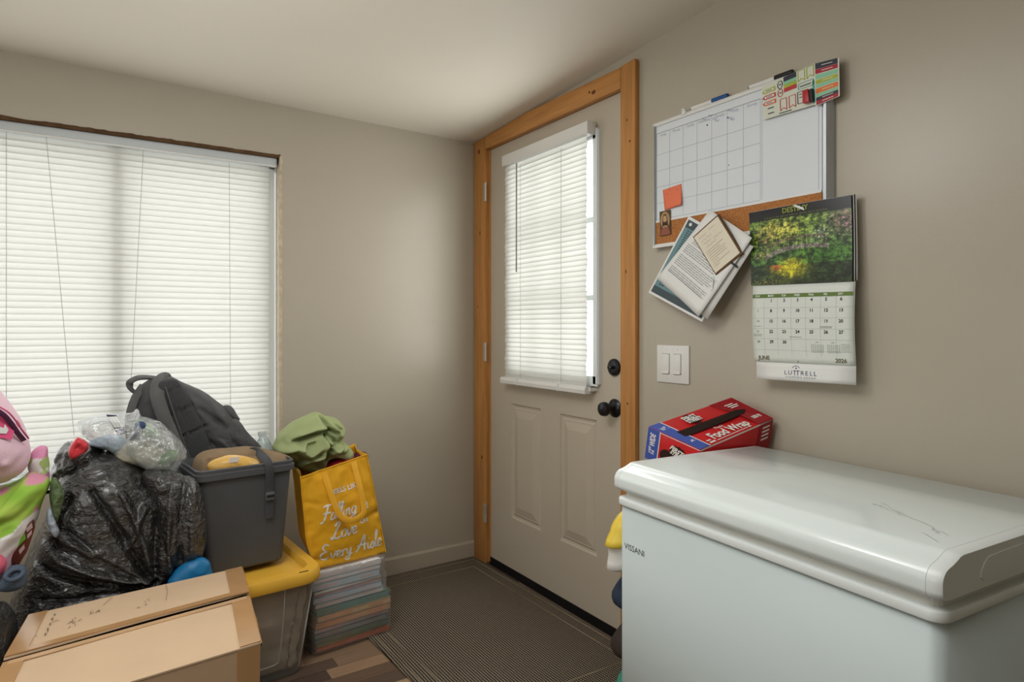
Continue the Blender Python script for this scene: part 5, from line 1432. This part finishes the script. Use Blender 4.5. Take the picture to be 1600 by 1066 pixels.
inflate('side_fold', [(-1.514, 0.699), (-1.476, 0.710), (-1.433, 0.695), (-1.405, 0.656), (-1.433, 0.583), (-1.466, 0.600), (-1.494, 0.632)], -.60, .065, .05, gb, gbg, 80, 20, .022, 16, 3, power=.5, seed=8)
inflate('side_bulge', [(-1.498, 0.665), (-1.453, 0.694), (-1.404, 0.688), (-1.371, 0.656), (-1.353, 0.585), (-1.349, 0.504), (-1.360, 0.429), (-1.400, 0.405), (-1.453, 0.424), (-1.484, 0.527)], -.635, .05, .035, gb, gbg, 120, 30, .012, 12, 4, power=.8, seed=3, st=(2.2, 1, .6), ridges=[([(-1.458, 0.424), (-1.458, 0.558), (-1.448, 0.671)], .010, .016), ([(-1.421, 0.436), (-1.424, 0.552), (-1.414, 0.666)], .009, -.014), ([(-1.393, 0.449), (-1.393, 0.547), (-1.389, 0.643)], .009, .012)])
tag(inflate('garbage_bag', [(-1.945, 0.464), (-1.883, 0.459), (-1.851, 0.445), (-1.835, 0.445), (-1.819, 0.421), (-1.811, 0.389), (-1.812, 0.316), (-1.816, 0.234), (-1.829, 0.189), (-1.883, 0.199), (-1.957, 0.245), (-1.969, 0.375)], -.80, .26, .14, gb, None, 130, 34, .014, 12, 3, power=.4, seed=9), 'slack black garbage bag on the floor left of the cardboard box', 'bag')
tag(inflate('blue_pouch', [(-1.457, 0.371), (-1.440, 0.400), (-1.409, 0.425), (-1.377, 0.434), (-1.348, 0.424), (-1.337, 0.402), (-1.336, 0.344), (-1.391, 0.327), (-1.447, 0.340)], -.655, .028, .05, mat('blue_nylon', (24, 110, 160), .45, .4, .1, 20, .3, 60), None, 60, 16, .006, 18, seed=3), 'bright blue nylon pouch between the garbage bag and the charcoal bin', 'pouch')
t = thing('red_packet', 'crumpled red packet on top of the black garbage bag', 'packet', (-1.68, -.585, .76))
inflate('packet_body', catmull([(-1.704, 0.785), (-1.696, 0.804), (-1.682, 0.825), (-1.681, 0.823), (-1.667, 0.816), (-1.658, 0.804), (-1.658, 0.797), (-1.664, 0.782), (-1.678, 0.773), (-1.696, 0.766)], 60) if False else [(-1.704, 0.785), (-1.699, 0.795), (-1.695, 0.806), (-1.688, 0.817), (-1.682, 0.825), (-1.675, 0.821), (-1.667, 0.816), (-1.662, 0.810), (-1.658, 0.804), (-1.659, 0.795), (-1.662, 0.784), (-1.670, 0.778), (-1.678, 0.773), (-1.687, 0.768), (-1.696, 0.766), (-1.701, 0.775)], -.590, .014, .02, mat('red_foil', (206, 56, 66), .35, .5, .12, 30, .4, 60), t, 50, 14, .010, 30, seed=4, spline=False, power=.3)
tag(inflate('green_cloth', [(-1.744, 0.689), (-1.741, 0.721), (-1.730, 0.723), (-1.717, 0.696), (-1.715, 0.664), (-1.723, 0.626), (-1.730, 0.609), (-1.740, 0.636)], -.655, .016, .02, mat('mottled_green_print', (84, 100, 66), .6, .3, .45, 110, .5, 60), None, 60, 16, .010, 26), 'mottled green cloth at the left edge of the black garbage bag', 'cloth')
tag(inflate('white_wrapper', [(-1.751, 0.640), (-1.742, 0.645), (-1.735, 0.623), (-1.730, 0.597), (-1.724, 0.582), (-1.730, 0.566), (-1.741, 0.578), (-1.748, 0.604)], -.665, .012, .02, mat('pale_wrapper', (150, 160, 172), .35, .5, .35, 60, .4, 60), None, 50, 14, .006, 24), 'pale glossy wrapper below the mottled green cloth', 'wrapper')

# ------------------------------------------------------------------ clear bag of shopping on the garbage bag
cbm = clear_mat('clear_bag_film', (250, 252, 252), .24, .08, .4, 1.0, 40)
cg_ = thing('clear_bag', 'crinkled clear plastic bag lying on top of the black garbage bag', 'bag', (-1.54, -.5, .75))
inflate('film', [(-1.679, 0.854), (-1.660, 0.868), (-1.634, 0.875), (-1.594, 0.874), (-1.547, 0.871), (-1.529, 0.885), (-1.516, 0.860), (-1.477, 0.845), (-1.441, 0.809), (-1.411, 0.778), (-1.397, 0.743), (-1.408, 0.711), (-1.430, 0.683), (-1.473, 0.682), (-1.512, 0.707), (-1.554, 0.740), (-1.591, 0.768), (-1.627, 0.791), (-1.656, 0.813)], -.52, .10, .10, cbm, cg_, 140, 34, .020, 16, 3, power=.45, seed=2)
inflate('inner_fold', [(-1.561, 0.795), (-1.530, 0.828), (-1.485, 0.832), (-1.446, 0.800), (-1.428, 0.754), (-1.446, 0.707), (-1.492, 0.708), (-1.534, 0.745)], -.585, .03, .02, cbm, cg_, 80, 20, .018, 22, 3, power=.5, seed=5)
p = Print(lambda a, b: (a, -.598 + .3 * (b - .84), b))
p.poly([(-1.612, 0.887), (-1.586, 0.883), (-1.560, 0.831), (-1.583, 0.825)]); p.build('navy_label', mat('navy_label', (44, 44, 72), .4), cg_)
p = Print(lambda a, b: (a, -.599 + .3 * (b - .84), b))
for k in range(3):
    q = [(-1.601, 0.880), (-1.593, 0.880), (-1.576, 0.848), (-1.583, 0.848)]; p.poly([(a + .008 * (k - 1), b) for a, b in q])
p.build('label_lettering', M['paper'], cg_)
tag(inflate('bread_bundle', [(-1.587, 0.743), (-1.574, 0.774), (-1.543, 0.790), (-1.505, 0.787), (-1.466, 0.763), (-1.441, 0.727), (-1.444, 0.699), (-1.477, 0.688), (-1.519, 0.712), (-1.560, 0.729)], -.52, .055, .05, mat('cream_bundle', (206, 200, 178), .6, .3, .08, 12, .3, 50), None, 70, 18, .010, 14, seed=6), 'cream coloured bundle inside the clear bag', 'bundle')
grl = mat('leaf_green_pack', (84, 140, 60), .5, .35, .35, 30)
tag(inflate('green_packet', [(-1.541, 0.838), (-1.527, 0.857), (-1.503, 0.843), (-1.479, 0.825), (-1.472, 0.804), (-1.489, 0.798), (-1.517, 0.812), (-1.538, 0.822)], -.55, .03, .03, grl, None, 50, 14, .008, 22, seed=7), 'green packet inside the top of the clear bag', 'packet')
tag(inflate('green_packet', [(-1.473, 0.723), (-1.463, 0.746), (-1.442, 0.760), (-1.424, 0.758), (-1.424, 0.738), (-1.445, 0.724), (-1.466, 0.711)], -.572, .02, .02, grl, None, 50, 14, .006, 22, seed=8), 'green packet at the right end of the clear bag', 'packet')
tag(inflate('blue_shirt', [(-1.653, 0.790), (-1.624, 0.807), (-1.587, 0.808), (-1.560, 0.793), (-1.553, 0.760), (-1.577, 0.755), (-1.614, 0.771)], -.50, .035, .05, mat('pale_blue_cloth', (176, 196, 214), .85, .2, .1, 20, .4, 120), None, 60, 16, .010, 18, seed=9), 'pale blue cloth showing through the left of the clear bag', 'cloth')
tag(inflate('twisted_strip', [(-1.540, 0.852), (-1.528, 0.861), (-1.513, 0.856), (-1.512, 0.842), (-1.525, 0.834), (-1.535, 0.813), (-1.547, 0.803), (-1.552, 0.811), (-1.540, 0.829)], -.598, .012, .012, mat('royal_blue_plastic', (50, 66, 100), .4), None, 50, 12, .004, 20), 'dark blue twisted strip of the clear bag contents', 'strip')

# ------------------------------------------------------------------ pink bag and patterned bag at the left edge
pkm = mat('pale_pink_fabric', (228, 194, 208), .7, .25, .05, 10, .3, 160)
pb = thing('pink_bag', 'pale pink rounded bag with hot pink letters at the left edge', 'bag', (-2.0, -.62, .7))
inflate('bag_body', [(-1.972, 1.066), (-1.908, 1.039), (-1.855, 0.977), (-1.824, 0.923), (-1.805, 0.883), (-1.792, 0.833), (-1.788, 0.793), (-1.799, 0.760), (-1.824, 0.738), (-1.855, 0.728), (-1.934, 0.732), (-2.045, 0.763), (-2.132, 0.819), (-2.149, 0.930), (-2.092, 1.037)], -.64, .16, .14, pkm, pb, 140, 34, .006, 9, 2, ridge=False, ridges=[([(-1.873, 0.763), (-1.826, 0.784), (-1.788, 0.820)], .014, -.016), ([(-1.834, 0.788), (-1.821, 0.797), (-1.788, 0.827)], .010, .012), ([(-1.847, 0.770), (-1.829, 0.791)], .010, .010)], power=.5, seed=3)
PBY = -.70
def pbm(off):
    return lambda a, b: (a, PBY - off + .9 * max(0, a + 1.86) ** 1 * 1.0, b)
zipm = mat('plum_zip', (86, 44, 76), .5)
zp = [(-1.857, 0.944), (-1.836, 0.924), (-1.821, 0.896), (-1.810, 0.870), (-1.799, 0.845)]
zs = [(q[0], y_, q[1]) for q, y_ in zip(zp, (-.778, -.765, -.745, -.728, -.70))]
ribbon('zip', zs, .012, .004, zipm, pb, 30)
ribbon('zip_piping', [(x + .010, y + .006, z + .004) for x, y, z in zs], .004, .004, mat('hot_pink_trim', (226, 110, 150), .6), pb, 30)
hp = mat('hot_pink_print', (232, 92, 140), .6)
def lett(off):
    # the printed face follows the bulge of the bag
    c0 = [(-1.847, 0.850)][0]
    return lambda a, b: (a, -.782 + .75 * max(0, (a - c0[0] + .03)) + .25 * (.84 - b) * 0 - off, b)
p = Print(lett(.0)); p.poly([(-1.870, 0.938), (-1.847, 0.930), (-1.834, 0.909), (-1.823, 0.895), (-1.816, 0.878), (-1.821, 0.855), (-1.839, 0.863), (-1.870, 0.879)]); p.build('letter_outline', hp, pb)
p = Print(lett(.003)); p.poly([(-1.865, 0.921), (-1.852, 0.910), (-1.854, 0.898), (-1.836, 0.889), (-1.834, 0.899), (-1.827, 0.882), (-1.831, 0.873), (-1.849, 0.877), (-1.865, 0.885)]); p.build('letter_face', M['paper'], pb)
p = Print(lett(-.012)); p.poly([(-1.811, 0.904), (-1.806, 0.893), (-1.803, 0.883), (-1.809, 0.883), (-1.814, 0.894)]); p.build('small_letter', mat('coral_print', (222, 110, 110), .6), pb)

def colour(o, fn, name='print'):
    ca = o.data.color_attributes.new(name, 'FLOAT_COLOR', 'POINT')
    for i, v_ in enumerate(o.data.vertices):
        c = fn(v_.co); ca.data[i].color = (lin(c[0]), lin(c[1]), lin(c[2]), 1)
pm = attr_mat('patterned_print', .75, .2)
def bands(co):
    c = (.700 - co.z) * 455 + .6 * 455 * (co.x + 1.858) + 10 * mnoise.noise(co * 9) + 4 * mnoise.noise(co * 30)
    n_ = mnoise.noise(co * 22)
    if c < -6: return (206, 140, 172)
    if c < 50: return (206, 140, 160) if mnoise.noise(co * 17 + Vector((4, 4, 4))) > .42 else (150 + 30 * n_, 186 + 14 * n_, 74 + 20 * n_)
    if c < 74: return (226, 224, 222)
    if c < 100: return (222, 180, 194)
    if c < 122: return (226, 222, 222)
    return (224, 196, 206) if n_ > 0 else (222, 216, 216)
pt = thing('patterned_bag', 'lime, pink and white patterned soft bag under the pink bag', 'bag', (-1.95, -.6, .45))
o = inflate('bag_body', [(-2.016, 0.731), (-1.913, 0.709), (-1.858, 0.710), (-1.816, 0.722), (-1.785, 0.747), (-1.753, 0.725), (-1.750, 0.703), (-1.765, 0.661), (-1.776, 0.623), (-1.788, 0.586), (-1.802, 0.541), (-1.822, 0.492), (-1.845, 0.465), (-1.867, 0.445), (-1.891, 0.398), (-1.952, 0.364), (-2.053, 0.406), (-2.077, 0.576)], -.62, .13, .12, pm, pt, 150, 36, .014, 10, 3, ridges=[([(-1.849, 0.662), (-1.795, 0.705), (-1.751, 0.723)], .012, .012), ([(-1.849, 0.632), (-1.801, 0.655), (-1.768, 0.691)], .010, -.012), ([(-1.849, 0.578), (-1.809, 0.622)], .010, .010)], power=.4, seed=4)
colour(o, bands)
o = inflate('folded_corner', [(-1.795, 0.748), (-1.789, 0.791), (-1.772, 0.809), (-1.754, 0.805), (-1.752, 0.779), (-1.749, 0.737), (-1.749, 0.698), (-1.763, 0.708), (-1.780, 0.728)], -.60, .04, .03, pm, pt, 70, 18, .008, 16, 2, seed=5)
def bands2(co):
    t_ = (co.z - .735) * 455
    if 2 < t_ < 22: return (170, 192, 120) if mnoise.noise(co * 30) > -.1 else (226, 224, 222)
    return (206, 140, 170)
colour(o, bands2)
gx = thing('game_box', 'small brown and green carton wedged under the patterned bag', 'box', (-1.82, -.70, .45))
Qa = [(-1.822, 0.580), (-1.782, 0.626), (-1.779, 0.603), (-1.798, 0.538), (-1.817, 0.556)]; 
prism('carton', [(-1.833, 0.548), (-1.824, 0.584), (-1.780, 0.626), (-1.777, 0.600), (-1.792, 0.547), (-1.814, 0.507)], 'y', -.70, -.66, mat('brown_carton', (92, 44, 32), .5), gx, bevel=.001)
p = Print(lambda a, b: (a, -.7012, b)); p.poly([(-1.822, 0.580), (-1.798, 0.605), (-1.795, 0.582), (-1.816, 0.559)]); p.build('green_print', mat('bright_green_print', (110, 168, 50), .5), gx)
p = Print(lambda a, b: (a, -.7012, b))
for q in ([(-1.795, 0.609), (-1.782, 0.623), (-1.780, 0.610), (-1.792, 0.599)], [(-1.810, 0.554), (-1.798, 0.569), (-1.797, 0.557), (-1.807, 0.543)], [(-1.792, 0.592), (-1.782, 0.604), (-1.782, 0.593), (-1.791, 0.581)]): p.poly(q)
p.build('pale_print', mat('pale_print', (176, 150, 150), .5), gx)
sk = mat('blue_grey_knit', (84, 96, 112), .95, .1, .1, 40, .6, 300)
st_ = thing('grey_sock', 'blue grey rolled sock beside the black garbage bag', 'sock', (-1.82, -.78, .39))
sc_ = [(-1.813, 0.516)][0]
tube('rolled_cuff', [(sc_[0] + .017 * math.cos(2 * math.pi * k / 24), -.78 + .010 * math.sin(2 * math.pi * k / 24 + 1), sc_[1] + .011 * math.sin(2 * math.pi * k / 24)) for k in range(25)], .0055, sk, st_)
inflate('sock_foot', [(sc_[0] - .02, sc_[1] - .008), (sc_[0] - .012, sc_[1] + .009), (sc_[0] + .012, sc_[1] + .009), (sc_[0] + .022, sc_[1] - .005), (sc_[0] + .018, sc_[1] - .04), (sc_[0] - .01, sc_[1] - .05), (sc_[0] - .04, sc_[1] - .04)], -.745, .03, .04, sk, st_, 50, 14, .006, 20)
tag(inflate('pink_cloth', [(-1.871, 0.558), (-1.853, 0.564), (-1.837, 0.551), (-1.832, 0.534), (-1.840, 0.515), (-1.858, 0.513), (-1.876, 0.529)], -.74, .03, .03, mat('rose_cloth', (200, 96, 116), .8, .2, .1, 20), None, 40, 12, .004, 20), 'rose pink cloth at the left edge under the patterned bag', 'cloth')
